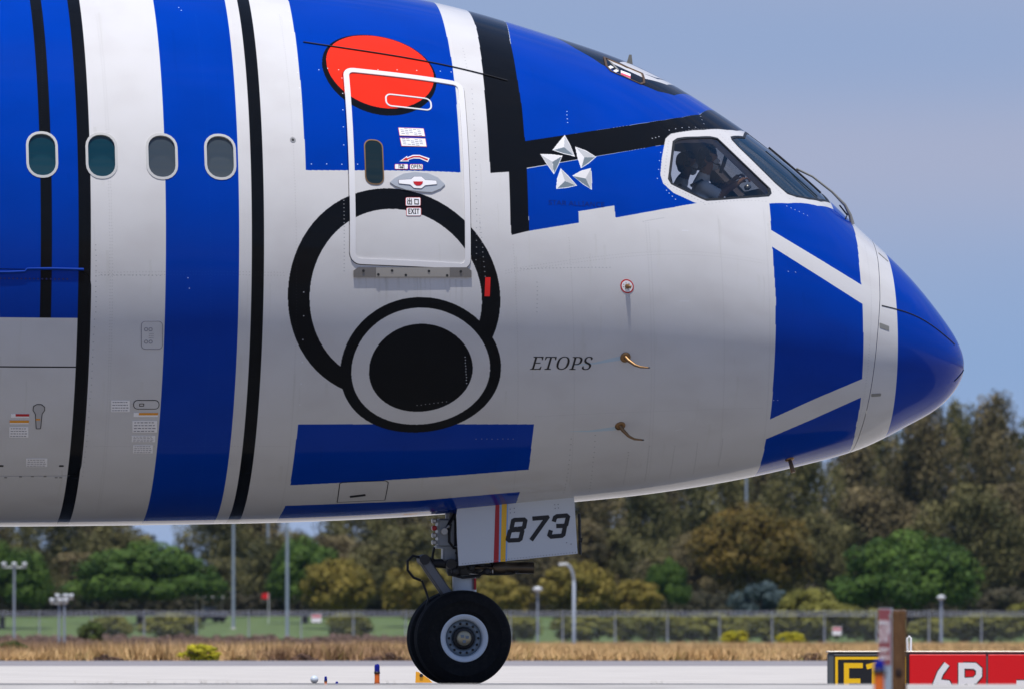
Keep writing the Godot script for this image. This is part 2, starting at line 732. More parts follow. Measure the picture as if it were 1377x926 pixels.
func paint_livery() -> void:
	livery = Image.create(TS, TS, false, Image.FORMAT_RGB8)
	livery.fill(WHITE)
	var xa := -4.842
	var xb := -4.713
	# aft block, dark bands and the blue band round the barrel
	band(BLUE, TXA, xa, 73.519, 180.0)
	band(BLACK, -5.231, -5.117, 73.519, 180.0)
	band(BLACK, xa, xb)
	band(BLUE, -3.937, -3.179)
	band(BLACK, -3.048, -2.925)
	line(Vector2(TXA, 63.08), Vector2(xa, 63.08), 0.012, BLACK)
	# the block behind the forward door
	fill(BLUE, [-2.511, 180, -2.495, 150, -2.478, 105.333, -0.853, 107.734, -0.848, 130, -0.862, 150, -0.862, 180])
	# plain red oval with a dark rim
	oval(BLACK, Vector2(-1.641, 131.37), 0.6, 0.575, -0.1)
	oval(RED, Vector2(-1.63, 132.18), 0.565, 0.525, -0.1)
	# forward blocks and the dark frame between them
	fill(BLUE, [-0.093, 180, -0.167, 150, -0.174, 136, -0.145, 118.233, -0.145, 118.23, 0.045, 119.98, 0.237, 121.86, 0.429, 123.86, 0.622, 126, 0.817, 128.36, 1.014, 131.04, 1.213, 134.22, 1.417, 138.21, 1.627, 143.53, 1.849, 151.27, 2.128, 170.64, 2.15, 180])
	fill(BLACK, [-0.506, 157.74, -0.519, 146.43, -0.531, 135.64, -0.538, 128.58, -0.539, 122.26, -0.54, 117.49, -0.538, 112.96, -0.533, 108.6, -0.334, 109.62, -0.335, 104.91, -0.335, 100.32, -0.332, 95.82, -0.325, 94.81, -0.138, 96.26, -0.143, 101.15, -0.146, 106.15, -0.146, 111.31, 0.04, 112.88, 0.227, 114.56, 0.414, 116.33, 0.603, 118.19, 0.792, 120.22, 0.983, 122.46, 1.175, 125.03, 1.37, 128.09, 1.566, 131.78, 1.765, 136.45, 1.972, 142.58, 2.193, 151.48, 2.466, 171.75, 2.443, 171.83, 2.294, 172.24, 2.145, 172.63, 1.857, 151.57, 1.634, 143.7, 1.423, 138.31, 1.219, 134.28, 1.019, 131.08, 0.821, 128.39, 0.625, 126.03, 0.431, 123.88, 0.238, 121.87, 0.046, 119.99, -0.145, 118.23, -0.15, 123.31, -0.151, 128.76, -0.162, 135.28, -0.165, 142.83, -0.168, 152.26, -0.118, 170.67])
	fill(BLACK, [-0.508, 180, -0.513, 158, -0.504, 157.541, -0.118, 170.671, -0.122, 160, -0.122, 180])
	fill(BLACK, [2.122, 168.814, 2.122, 180, 2.451, 180, 2.451, 171.78])
	fill(BLUE, [-0.146, 111.12, 0.04, 112.71, 0.226, 114.41, 0.414, 116.19, 0.602, 118.09, 0.792, 120.13, 0.983, 122.4, 1.175, 124.99, 1.37, 128.09, 1.575, 132.01, 1.785, 137.03, 1.752, 128.02, 1.729, 120.29, 1.713, 113.32, 1.637, 112.12, 1.424, 109.19, 1.212, 106.73, 1.002, 104.62, 0.794, 102.75, 0.782, 105.86, 0.587, 104.23, 0.392, 102.71, 0.397, 99.95, 0.219, 98.67, 0.041, 97.44, -0.137, 96.26, -0.142, 101.1, -0.146, 106.03])
	# the dark panel about the escape hatch with its white flash
	fill(BLACK, [0.421, 180, 0.432, 170.363, 0.432, 170.36, 0.583, 163.08, 0.75, 158.74, 0.83, 156.19, 1.004, 153.97, 1.233, 152.1, 1.41, 152.4, 1.602, 155.75, 1.867, 170.86, 1.893, 180])
	fill(WHITE, [1.057, 164.57, 1.162, 170.97, 1.315, 169.83, 1.459, 170.14, 1.567, 171.16, 1.451, 165.44, 1.311, 163.06, 1.168, 162.92])
	fill(WHITE, [0.914, 162.94, 0.994, 162.99, 1.112, 161.27, 1.278, 162.8, 1.46, 164.18, 1.634, 173.37, 1.705, 173.36, 1.559, 163.24, 1.302, 158.03, 1.1, 158.99, 0.979, 160.13])
	# the windscreen surround
	fill(WHITE, [1.4, 130.73, 1.466, 133.45, 1.624, 137.03, 1.865, 143.16, 2.152, 152.62, 2.335, 160.62, 2.506, 171.78, 2.508, 180, 3.333, 180, 3.308, 153.97, 3.102, 142.82, 2.838, 133.98, 2.503, 125.08, 2.162, 118.05, 1.884, 113.89, 1.769, 113.13, 1.655, 112.82, 1.438, 113.5, 1.33, 115.33, 1.304, 117.78, 1.335, 123.2])
	# nose blocks
	fill(BLUE, [2.516, 125.3, 2.738, 130.86, 3.106, 143.02, 3.316, 153.86, 3.33, 180, 3.579, 180, 3.539, 159.26, 3.532, 139.3, 3.517, 124.78, 3.518, 113.27, 3.347, 113.12, 3.177, 113.13, 3.009, 113.42, 2.842, 113.8, 2.676, 114.25, 2.511, 114.81])
	fill(BLUE, [2.512, 108.78, 2.679, 107.82, 2.846, 106.89, 3.015, 105.97, 3.183, 105.08, 3.352, 104.34, 3.523, 103.58, 3.521, 94.34, 3.526, 85.35, 3.525, 76.55, 3.529, 67.47, 3.353, 63.36, 3.178, 59.64, 3.006, 56.32, 2.772, 51.9, 2.541, 47.77, 2.54, 60.96, 2.536, 69.1, 2.537, 76.85, 2.534, 84.35, 2.535, 91.8, 2.525, 97.34, 2.517, 102.98])
	fill(BLUE, [3.534, 57.52, 3.364, 53.72, 3.197, 50.14, 3.032, 46.84, 2.864, 43.9, 2.698, 41.06, 2.533, 38.27, 2.536, 28.48, 2.545, 15.32, 2.545, 0, 3.545, 0, 3.542, 14.85, 3.522, 40.81])
	band(BLUE, 3.925, TXB)
	# lower blocks
	fill(BLUE, [-2.492, 49.52, -2.316, 49.51, -2.14, 49.49, -1.963, 49.45, -1.787, 49.4, -1.61, 49.34, -1.433, 49.27, -1.256, 49.19, -1.078, 49.1, -0.9, 49.01, -0.722, 48.9, -0.544, 48.77, -0.365, 48.63, -0.186, 48.47, -0.006, 48.32, -0.004, 40.85, 0.008, 32.01, -0.166, 31.92, -0.341, 31.82, -0.515, 31.71, -0.689, 31.56, -0.862, 31.38, -1.058, 31.24, -1.253, 31.07, -1.447, 30.88, -1.642, 30.65, -1.813, 30.53, -1.984, 30.39, -2.155, 30.22, -2.326, 30.04, -2.496, 29.83, -2.501, 37.37, -2.499, 43.78])
	fill(BLUE, [-0.029, 20.55, -0.211, 20.55, -0.394, 20.53, -0.575, 20.45, -0.757, 20.3, -0.937, 20.05, -1.117, 19.73, -1.295, 19.88, -1.471, 19.97, -1.648, 20.02, -1.824, 20.02, -2.049, 20.01, -2.274, 19.94, -2.498, 19.81, -2.516, 13.23, -2.511, 0, -0.014, 0])
	# plain dark rings on the white
	oval(BLACK, Vector2(-1.555, 79.32), 1.115, 1.13)
	oval(WHITE, Vector2(-1.539, 79.01), 0.905, 0.93)
	oval(BLACK, Vector2(-1.249, 63.18), 0.845, 0.785)
	oval(WHITE, Vector2(-1.249, 63.18), 0.73, 0.675)
	oval(BLACK, Vector2(-1.249, 63.18), 0.545, 0.505)
	# five faceted shields, the printed emblem of the airline group
	var hi := Color(0.9, 0.9, 0.91)
	var mid := Color(0.74, 0.75, 0.77)
	var low := Color(0.46, 0.51, 0.55)
	var rim := Color(0.95, 0.95, 0.96)
	for f in [
		[rim, [0.29, 122.46, 0.34, 120.12, 0.384, 116.92, 0.265, 116.98, 0.144, 117.35, 0.22, 120.04]],
		[hi, [0.289, 122.23, 0.273, 118.88, 0.154, 117.5, 0.219, 119.88]],
		[mid, [0.289, 122.23, 0.337, 119.94, 0.376, 117.09, 0.273, 118.88]],
		[low, [0.273, 118.88, 0.372, 117.14, 0.266, 117.16, 0.16, 117.47]],
		[rim, [0.394, 119.77, 0.512, 119.32, 0.616, 118.14, 0.533, 115.88, 0.442, 114.02, 0.409, 116.9]],
		[hi, [0.398, 119.57, 0.442, 118.4, 0.486, 117.24, 0.446, 114.34, 0.415, 116.94]],
		[mid, [0.401, 119.59, 0.511, 119.12, 0.608, 118.13, 0.486, 117.24]],
		[low, [0.486, 117.24, 0.603, 118.01, 0.527, 116, 0.45, 114.36]],
		[rim, [0.344, 111.62, 0.443, 113.42, 0.55, 114.68, 0.556, 111.89, 0.546, 108.84, 0.442, 110]],
		[hi, [0.351, 111.66, 0.448, 113.33, 0.546, 114.53, 0.487, 111.6]],
		[mid, [0.547, 114.48, 0.55, 111.86, 0.542, 109.09, 0.487, 111.6]],
		[low, [0.354, 111.49, 0.487, 111.54, 0.537, 109.06, 0.442, 110.2]],
		[rim, [0.222, 112.94, 0.306, 111.26, 0.39, 109.23, 0.276, 108.09, 0.162, 107.38, 0.178, 110.09]],
		[hi, [0.224, 112.74, 0.261, 109.81, 0.169, 107.66, 0.186, 110.12]],
		[mid, [0.225, 112.75, 0.303, 111.1, 0.381, 109.28, 0.261, 109.81]],
		[low, [0.261, 109.81, 0.376, 109.23, 0.276, 108.27, 0.177, 107.61]],
		[rim, [0.009, 115.63, 0.125, 116.17, 0.251, 116.44, 0.203, 113.7, 0.146, 110.98, 0.071, 113.35]],
		[hi, [0.018, 115.56, 0.125, 116.01, 0.241, 116.26, 0.139, 114.27, 0.078, 114.91]],
		[mid, [0.018, 115.47, 0.078, 114.84, 0.138, 114.21, 0.143, 111.31, 0.076, 113.43]],
		[low, [0.138, 114.21, 0.24, 116.17, 0.197, 113.73, 0.148, 111.33]],
	]: fill(f[0], f[1])
	# rivets, screw heads and water stains
	var d1 := Color(0.62, 0.63, 0.65)
	var d2 := Color(0.42, 0.43, 0.45)
	var lite := Color(0.93, 0.95, 1.0)
	for q in [[Vector2(0.41, 43), Vector2(0.454, 17.19)], [Vector2(0.66, 44.02), Vector2(0.726, 16.65)], [Vector2(1.048, 36.89), Vector2(1.072, 20.27)], [Vector2(1.263, 38.91), Vector2(1.298, 20.96)], [Vector2(1.538, 38.27), Vector2(1.56, 21.19)], [Vector2(1.784, 38.91), Vector2(1.809, 22.42)], [Vector2(2.052, 40.15), Vector2(2.066, 25.5)]]:
		dots(q[0], q[1], 14, d2)
	for q in [[Vector2(3.627, 143.52), Vector2(3.628, 109.62)], [Vector2(3.628, 109.62), Vector2(3.598, 86.28)], [Vector2(3.598, 86.28), Vector2(3.561, 54.91)], [Vector2(3.561, 54.91), Vector2(3.51, 28.81)]]:
		dots(q[0], q[1], 22, d1)
	for q in [[Vector2(1.428, 132.06), Vector2(2.122, 150.55), 20], [Vector2(1.344, 117.92), Vector2(1.43, 130.16), 12], [Vector2(1.346, 115.47), Vector2(1.762, 113.75), 14], [Vector2(1.778, 113.46), Vector2(2.475, 125.28), 18], [Vector2(2.046, 145.87), Vector2(2.577, 131.95), 22], [Vector2(2.145, 146.51), Vector2(2.665, 133.69), 22], [Vector2(2.764, 134.1), Vector2(3.237, 152.26), 12]]:
		dots(q[0], q[1], q[2], d1)
	for q in [[Vector2(1.249, 129), Vector2(1.326, 130.44), 3], [Vector2(1.454, 134.73), Vector2(1.764, 142.02), 5], [Vector2(1.324, 125.04), Vector2(1.268, 116.36), 4], [Vector2(1.358, 113.59), Vector2(1.451, 111.77), 4], [Vector2(1.85, 152.46), Vector2(1.873, 146.86), 4], [Vector2(2.716, 129.06), Vector2(2.953, 131.26), 6], [Vector2(0.336, 129.97), Vector2(0.331, 126.42), 4], [Vector2(-2.285, 129.95), Vector2(-2.189, 130.65), 2], [Vector2(-2.073, 130.55), Vector2(-1.244, 132.99), 5], [Vector2(-2.049, 128.31), Vector2(-2.072, 111.61), 5], [Vector2(-0.99, 133.88), Vector2(-0.879, 134.22), 2], [Vector2(-2.422, 106.71), Vector2(-1.939, 107.47), 4], [Vector2(-3.681, 146.15), Vector2(-3.662, 145.05), 2], [Vector2(-3.711, 81.87), Vector2(-3.694, 79.76), 2], [Vector2(-2.507, 79.78), Vector2(-2.492, 49.52), 7], [Vector2(-2.526, 149.05), Vector2(-2.501, 120.45), 8], [Vector2(1.518, 103.37), Vector2(1.567, 103.74), 3], [Vector2(1.487, 83.92), Vector2(1.567, 84.27), 4], [Vector2(1.535, 44.9), Vector2(1.583, 45.12), 3], [Vector2(-0.794, 66.32), Vector2(-0.762, 59.94), 10], [Vector2(2.677, 102.36), Vector2(2.761, 103.26), 2], [Vector2(2.554, 55.76), Vector2(2.603, 55.77), 2]]:
		dots(q[0], q[1], q[2], lite)
	for q in [[Vector2(-0.675, 130.03), Vector2(-0.704, 88.34), 30], [Vector2(-0.712, 143.76), Vector2(-0.7, 135.76), 8], [Vector2(-4.665, 88.16), Vector2(-4.656, 74.67), 14], [Vector2(-4.669, 73.13), Vector2(-4.684, 33.93), 26], [Vector2(-2.089, 99.33), Vector2(-2.092, 84.47), 20], [Vector2(-0.662, 96.69), Vector2(-0.608, 84.86), 12], [Vector2(1.091, 103.14), Vector2(1.311, 105.43), 10], [Vector2(-4.609, 82.22), Vector2(-3.996, 82.21), 16], [Vector2(-0.231, 87.22), Vector2(0.722, 89.93), 26], [Vector2(-0.056, 84.48), Vector2(-0.05, 77.53), 8], [Vector2(-1.269, 54.25), Vector2(-0.959, 55.16), 8], [Vector2(-0.605, 44.29), Vector2(-0.21, 43.81), 8]]:
		dots(q[0], q[1], q[2], d1)
	# rivet rows and seams along frames and laps, and light grime
	for q in [[Vector2(-4.56, 142), Vector2(-4.467, 16.53)], [Vector2(-4.536, 142.03), Vector2(-4.444, 16.52)], [Vector2(-3.52, 143.77), Vector2(-3.425, 15.62)], [Vector2(-2.629, 147), Vector2(-2.538, 14.53)], [Vector2(-0.31, 92.47), Vector2(-0.104, 21.41)], [Vector2(0.285, 95.87), Vector2(0.491, 20.79)], [Vector2(1.114, 102.87), Vector2(1.291, 24.02)], [Vector2(1.147, 103.04), Vector2(1.324, 23.83)], [Vector2(1.912, 111.5), Vector2(2.056, 26.09)], [Vector2(2.433, 121.75), Vector2(2.512, 34.27)], [Vector2(-0.661, 98.37), Vector2(-0.663, 84.28)], [Vector2(-4.663, 82.66), Vector2(-2.688, 83.65)], [Vector2(-4.663, 82.06), Vector2(-2.687, 83.04)], [Vector2(-0.389, 86.57), Vector2(2.472, 103.09)], [Vector2(-0.388, 85.9), Vector2(2.471, 102.07)], [Vector2(-4.58, 43.35), Vector2(-2.554, 43.2)], [Vector2(0.001, 50.57), Vector2(2.48, 52.76)], [Vector2(-5.129, 141.48), Vector2(-5.206, 112.41)]]:
		rivet_row(q[0], q[1])
	var rng := RandomNumberGenerator.new()
	rng.seed = 3
	for i in 110:
		var x := rng.randf_range(TXA, 3.4)
		var a := rng.randf_range(25.0, 150.0)
		soil(Vector2(x, a), rng.randf_range(2.0, 12.0), rng.randi_range(2, 6), rng.randf_range(0.01, 0.03))
	for i in 22:
		soil(Vector2(-1.952 + rng.randf() * 1.15, 83.751), rng.randf_range(2.0, 8.0), rng.randi_range(2, 5), rng.randf_range(0.02, 0.06))
	var stain := Color(0.74, 0.81, 0.86)
	fill(stain, [0.873, 67.9, 0.59, 65.82, 0.275, 64.61, 0.591, 65.33, 0.876, 66.7])
	fill(stain, [0.88, 46.9, 0.613, 45.85, 0.336, 45.61, 0.616, 45.22, 0.885, 45.61])


func rivet_row(a: Vector2, b: Vector2) -> void:
	var long := Vector2(b.x - a.x, (b.y - a.y) * GK).length()
	var n := int(long / 0.032)
	for i in n:
		var s := a.lerp(b, float(i) / n)
		var x := clampi(int((s.x - TXA) / (TXB - TXA) * TS), 0, TS - 3)
		var y := clampi(int(s.y / 180.0 * TS), 0, TS - 3)
		for d in [[0, 0, 0.9], [1, 0, 0.94], [0, 1, 0.86], [1, 1, 0.9]]:
			var c := livery.get_pixel(x + d[0], y + d[1])
			livery.set_pixel(x + d[0], y + d[1], Color(c.r * d[2], c.g * d[2], c.b * d[2]) if c.r > 0.4 else c.lerp(Color.WHITE, 0.07))


func soil(s: Vector2, run: float, wide: int, much: float) -> void:
	# a run of dirt that trails down the skin
	var x := int((s.x - TXA) / (TXB - TXA) * TS)
	var n := int(run / 180.0 * TS)
	for i in n:
		var k := 1.0 - much * (1.0 - float(i) / n)
		for j in wide:
			var px := clampi(x + j + int(2.0 * sin(i * 0.04)), 0, TS - 1)
			var py := clampi(int(s.y / 180.0 * TS) - i, 0, TS - 1)
			var c := livery.get_pixel(px, py)
			livery.set_pixel(px, py, Color(c.r * k, c.g * k, c.b * k * 0.995))


func hull_stations(x0: float, x1: float) -> Array:
	var o := [x0]
	var t := ceilf(tof(x0) / 0.008 - 0.001) * 0.008 - 0.008
	while t > -0.0001:
		var x := XT - NL * t * t
		if x > x0 + 0.002 and x < x1 - 0.002: o.append(x)
		t -= 0.008
	o.append(x1)
	return o


func section(x: float, inset: float) -> PackedVector2Array:
	# the outline of the hull's cross-section, in z and y
	var o := PackedVector2Array()
	for i in 48:
		var p := hull(tof(x), TAU * i / 48)
		var n := hull_normal(tof(x), TAU * i / 48)
		o.append(Vector2(p.z - n.z * inset, p.y - n.y * inset))
	return o


func build_jet() -> void:
	jet = thing("passenger_jet")
	tag(jet, "large blue, white and black airliner rolling on its nose wheels, front end to the right", "airplane")
	paint_livery()
	var paint := mat("livery_paint", Color.WHITE, 0.09, 0.0, 0.22)
	paint.albedo_texture = ImageTexture.create_from_image(livery)
	paint.texture_repeat = false
	var wave := noise_tex(0.006, [[0.0, Color.BLACK], [1.0, Color.WHITE]], 5, 512, 3)
	wave.as_normal_map = true
	wave.bump_strength = 0.55
	paint.normal_enabled = true
	paint.normal_texture = wave
	paint.normal_scale = 0.12
	paint.detail_enabled = true
	paint.detail_blend_mode = BaseMaterial3D.BLEND_MODE_MUL
	paint.detail_albedo = noise_tex(0.012, [[0.0, Color(0.955, 0.95, 0.945)], [0.5, Color(0.985, 0.985, 0.98)], [1.0, Color(1, 1, 1)]], 31, 1024, 6)
	var white := mat("white_trim", Color(0.86, 0.86, 0.87), 0.25)
	var dark := mat("dark_gap", Color(0.09, 0.09, 0.1), 0.7)
	var seal := mat("window_seal", Color(0.13, 0.14, 0.15), 0.5)
	var metal := mat("bare_metal", Color(0.66, 0.65, 0.63), 0.35, 0.9)
	var brass := mat("brass_metal", Color(0.56, 0.44, 0.31), 0.45, 0.85)
	var dull := mat("grey_paint", Color(0.52, 0.52, 0.5), 0.5)
	var paper := mat("placard_white", Color(0.95, 0.95, 0.96), 0.4)
	var redp := mat("placard_red", Color(0.75, 0.06, 0.1), 0.4)
	var ink := mat("black_ink", Color(0.06, 0.06, 0.08), 0.5)
	var grey_ink := mat("grey_ink", Color(0.5, 0.5, 0.55), 0.5)
	var orange := mat("placard_orange", Color(0.9, 0.6, 0.15), 0.4)
	var cabin_glass := mat("cabin_glass", Color(0.06, 0.23, 0.28, 0.72), 0.04)
	var dim_glass := mat("dimmed_glass", Color(0.27, 0.31, 0.34, 0.75), 0.05)
	dim_glass.transparency = BaseMaterial3D.TRANSPARENCY_ALPHA
	cabin_glass.transparency = BaseMaterial3D.TRANSPARENCY_ALPHA
	var glass := mat("cockpit_glass", Color(0.03, 0.16, 0.22, 0.1), 0.03)
	glass.transparency = BaseMaterial3D.TRANSPARENCY_ALPHA
	var shade := mat("window_shade", Color(0.5, 0.54, 0.55), 0.8)
	var frame_metal := mat("window_frame_metal", Color(0.84, 0.83, 0.8), 0.25, 0.3)

	# openings
	var wins := [Vector2(-5.207, 106.42), Vector2(-4.593, 106.42), Vector2(-3.97, 106.58), Vector2(-3.365, 107.03)]
	var win_holes := wins.map(func(c): return mrect(c, 0.285, 0.455, 0.13))
	var door_o := rr(-2.038, 85.969, -0.753, 131.483, 0.12)
	var side_glass := pv([1.483, 130.77, 1.535, 132.66, 1.622, 134.55, 1.775, 137.64, 1.931, 141.44, 2.009, 142.78, 2.057, 141.83, 2.137, 140.17, 2.217, 138.55, 2.297, 136.96, 2.379, 135.44, 2.46, 133.99, 2.543, 132.59, 2.549, 130.65, 2.513, 128.43, 2.386, 125.33, 2.26, 122.69, 2.135, 120.34, 2.012, 118.21, 1.89, 116.29, 1.797, 115, 1.724, 115.03, 1.623, 115.31, 1.521, 115.65, 1.42, 116.05, 1.391, 117.22, 1.419, 121.42, 1.45, 125.9])
	var screen := pv([2.182, 148.99, 2.23, 151.35, 2.35, 156.65] + [2.479, 176.0, 2.874, 177.0, 3.284, 177.0] + [3.299, 160.26, 3.159, 149.61, 3.001, 142.73, 2.851, 137.96, 2.746, 135.99, 2.618, 137.4, 2.535, 138.99, 2.452, 140.65, 2.371, 142.42, 2.252, 145.02, 2.186, 147.23])
	var cargo := rr(-13.0, 34.008, -4.705, 83.29, 0.16)
	var seam := [[3.565, 0.0], [3.59, 34.0], [3.64, 63.0], [3.69, 91.0], [3.735, 112.0], [3.77, 140.0], [3.79, 180.0]]
	var cone := PackedVector2Array([Vector2(4.95, 182), Vector2(4.95, -2)])
	cone.append(Vector2(3.565, -2))
	for s in seam: cone.append(Vector2(s[0], s[1]))
	cone.append(Vector2(3.79, 182))
	var whole := PackedVector2Array([Vector2(-23, -2), Vector2(5, -2), Vector2(5, 182), Vector2(-23, 182)])
	var angs := steps(0.0, 180.0, 90)

	# fuselage skin, both sides
	var k := HullMesh.new()
	var near := win_holes + [door_o, side_glass, screen, cargo, grown(cone, 0.006)]
	patch(k, whole, near, 0.0, hull_stations(-22.0, 4.0), angs)
	patch(k, whole, [side_glass, screen, grown(cone, 0.006)], 0.0, hull_stations(-22.0, 4.0), angs, true)
	for h in [door_o, cargo]: walls(k, h, 0.0, -0.05, false, false)
	obj("fuselage", k.mesh(), paint, jet)
	var rad := HullMesh.new()
	for far in [false, true]: patch(rad, whole, [PackedVector2Array([Vector2(-30, -3), Vector2(3.565, -3)]) + PackedVector2Array(seam.map(func(s): return Vector2(s[0], s[1]))) + PackedVector2Array([Vector2(3.79, 183), Vector2(-30, 183)])], 0.0, hull_stations(3.4, XT), angs, far)
	var radome := obj("radome", rad.mesh(), paint, jet)
	for q in [[Vector2(3.793, 148.89), Vector2(3.91, 149.1), 0.02], [Vector2(3.702, 95.84), Vector2(3.833, 97.74), 0.05], [Vector2(3.638, 58.9), Vector2(3.766, 58.42), 0.035]]:
		var c: Vector2 = (q[0] + q[1]) / 2.0
		obj("latch", plate(mrect(c, 0.11, q[2], 0.008), 0.004, 0.0), dull, radome)
	# lightning strips run back from the tip
	for q in [[Vector2(3.747, 108.19), Vector2(4.645, 121.19)], [Vector2(4.647, 56.89), Vector2(4.777, 64.35)]]:
		var p := []
		for i in 13: p.append(on_hull(q[0].lerp(q[1], i / 12.0), 0.003))
		var st := stool()
		tube(st, p, [0.0055], 5)
		obj("lightning_strip", done(st), seal, radome)
	# the rear end of what is built is closed
	var cap := stool()
	prism(cap, section(-21.9, 0.0), 0.05, Transform3D(Basis(Vector3(0, 0, 1), Vector3(0, 1, 0), Vector3(-1, 0, 0)), Vector3(-21.95, 0, 0)))
	obj("rear_closure", done(cap), dull, jet)

	# cabin windows
	for i in 4:
		var h: PackedVector2Array = win_holes[i]
		var w := obj("cabin_window", plate(grown(h, 0.022), 0.006, -0.03, [grown(h, -0.004)], 0.05), frame_metal, jet)
		obj("pane", plate(grown(h, 0.002), -0.02, -0.02), cabin_glass if i < 2 else dim_glass, w)
		var s := HullMesh.new()
		walls(s, grown(h, 0.004), -0.01, -0.12, false, false)
		patch(s, grown(h, 0.03), [], -0.12, steps(wins[i].x - 0.25, wins[i].x + 0.25, 3), steps(wins[i].y - 8, wins[i].y + 8, 3))
		obj("shade", s.mesh(), [mat("shade_teal", Color(0.2, 0.42, 0.48), 0.8), M.get("shade_teal"), mat("shade_slate", Color(0.4, 0.42, 0.45), 0.8), shade][i] if i != 1 else M.shade_teal, w)

	# forward passenger door
	var door := obj("passenger_door", plate(grown(door_o, -0.007), 0.0, -0.03), paint, jet)
	var gap := plate(grown(door_o, 0.03), -0.045, -0.045)
	obj("door_recess", gap, dark, door)
	obj("edge_trim", ring(grown(door_o, -0.01), 0.058, 0.014, 0.0), white, door)
	var flap := rr(-1.607, 121.915, -1.117, 125.294, 0.065)
	obj("vent_flap", ring(flap, 0.016, 0.006, 0.0, 0.03), white, door)
	var dwin := rr(-1.853, 103.361, -1.669, 113.208, 0.075)
	var dw := obj("door_window", plate(dwin, 0.003, 0.0), mat("door_glass", Color(0.1, 0.16, 0.17), 0.05), door)
	obj("rim", ring(grown(dwin, 0.008), 0.012, 0.008, 0.0, 0.03), brass, dw)
	var lens := pv([-1.602, 103.94, -1.554, 104.93, -1.506, 105.5, -1.459, 106.08, -1.4, 106.35, -1.341, 106.63, -1.294, 106.64, -1.247, 106.64, -1.2, 106.65, -1.15, 106.29, -1.099, 105.93, -1.061, 105.21, -1.023, 104.5, -1.071, 103.47, -1.119, 102.95, -1.167, 102.45, -1.225, 102.42, -1.284, 102.4, -1.336, 102.45, -1.388, 102.5, -1.44, 102.55, -1.498, 102.91, -1.556, 103.28])
	var hp := obj("handle_plate", plate(lens, 0.014, 0.0, [], 0.04), mat("handle_paint", Color(0.72, 0.74, 0.76), 0.35, 0.3), door)
	var slot := pv([-1.512, 104.5, -1.469, 104.62, -1.425, 104.75, -1.382, 104.88, -1.35, 105.52, -1.311, 105.59, -1.272, 105.67, -1.234, 104.99, -1.194, 105.01, -1.155, 105.03, -1.116, 105.05, -1.113, 104.3, -1.154, 104.14, -1.195, 103.97, -1.235, 103.81, -1.275, 103.08, -1.314, 103.05, -1.354, 103.03, -1.392, 103.7, -1.431, 103.72, -1.47, 103.74, -1.509, 103.76])
	obj("handle", plate(slot, 0.022, 0.012, [], 0.04), paper, hp)
	obj("handle_slot", ring(grown(slot, 0.007), 0.007, 0.017, 0.0, 0.03), grey_ink, hp)
	obj("red_mark", plate(pv([-1.361, 104.42, -1.327, 104.48, -1.292, 104.54, -1.258, 104.61, -1.266, 104.09, -1.29, 103.66, -1.329, 103.59, -1.352, 103.94]), 0.026, 0.02), redp, hp)
	for q in [[[-1.491, 116.81, -1.22, 117.25, -1.208, 115.28, -1.481, 114.82], 0], [[-1.48, 114.39, -1.207, 114.83, -1.197, 112.82, -1.466, 112.38], 1], [[-1.405, 107.44, -1.406, 107.36, -1.407, 107.28, -1.41, 107.22, -1.413, 107.18, -1.417, 107.16, -1.536, 106.95, -1.54, 106.96, -1.543, 106.99, -1.545, 107.04, -1.547, 107.11, -1.547, 107.19, -1.546, 107.89, -1.545, 107.97, -1.544, 108.05, -1.541, 108.11, -1.538, 108.15, -1.534, 108.17, -1.415, 108.38, -1.411, 108.38, -1.408, 108.35, -1.406, 108.3, -1.404, 108.23, -1.404, 108.15], 2], [[-1.25, 107.67, -1.25, 107.59, -1.252, 107.52, -1.255, 107.45, -1.258, 107.41, -1.262, 107.39, -1.377, 107.17, -1.381, 107.17, -1.384, 107.2, -1.386, 107.26, -1.388, 107.32, -1.388, 107.4, -1.387, 108.15, -1.386, 108.23, -1.385, 108.3, -1.382, 108.36, -1.379, 108.41, -1.375, 108.43, -1.26, 108.66, -1.256, 108.65, -1.253, 108.62, -1.25, 108.57, -1.249, 108.5, -1.248, 108.42], 3], [[-1.282, 99.57, -1.283, 99.46, -1.285, 99.37, -1.289, 99.29, -1.293, 99.24, -1.298, 99.22, -1.428, 99.02, -1.433, 99.03, -1.437, 99.07, -1.441, 99.14, -1.443, 99.22, -1.443, 99.32, -1.442, 100.59, -1.441, 100.69, -1.439, 100.79, -1.436, 100.86, -1.431, 100.92, -1.426, 100.94, -1.296, 101.15, -1.292, 101.14, -1.287, 101.1, -1.284, 101.03, -1.282, 100.94, -1.281, 100.84], 4], [[-1.279, 97.41, -1.28, 97.31, -1.283, 97.21, -1.286, 97.14, -1.29, 97.08, -1.295, 97.06, -1.422, 96.88, -1.427, 96.89, -1.431, 96.93, -1.435, 97, -1.437, 97.08, -1.437, 97.18, -1.436, 98.38, -1.436, 98.48, -1.433, 98.57, -1.43, 98.65, -1.425, 98.7, -1.421, 98.72, -1.294, 98.91, -1.289, 98.9, -1.285, 98.86, -1.281, 98.8, -1.279, 98.71, -1.278, 98.61], 5]]:
		var o := pv(q[0])
		var pl := obj("placard", plate(o, 0.004, 0.0), redp, door)
		obj("placard_face", plate(grown(o, -0.0045), 0.0055, 0.004), paper, pl)
		var c: Vector2 = Vector2.ZERO
		for v in o: c += v / o.size()
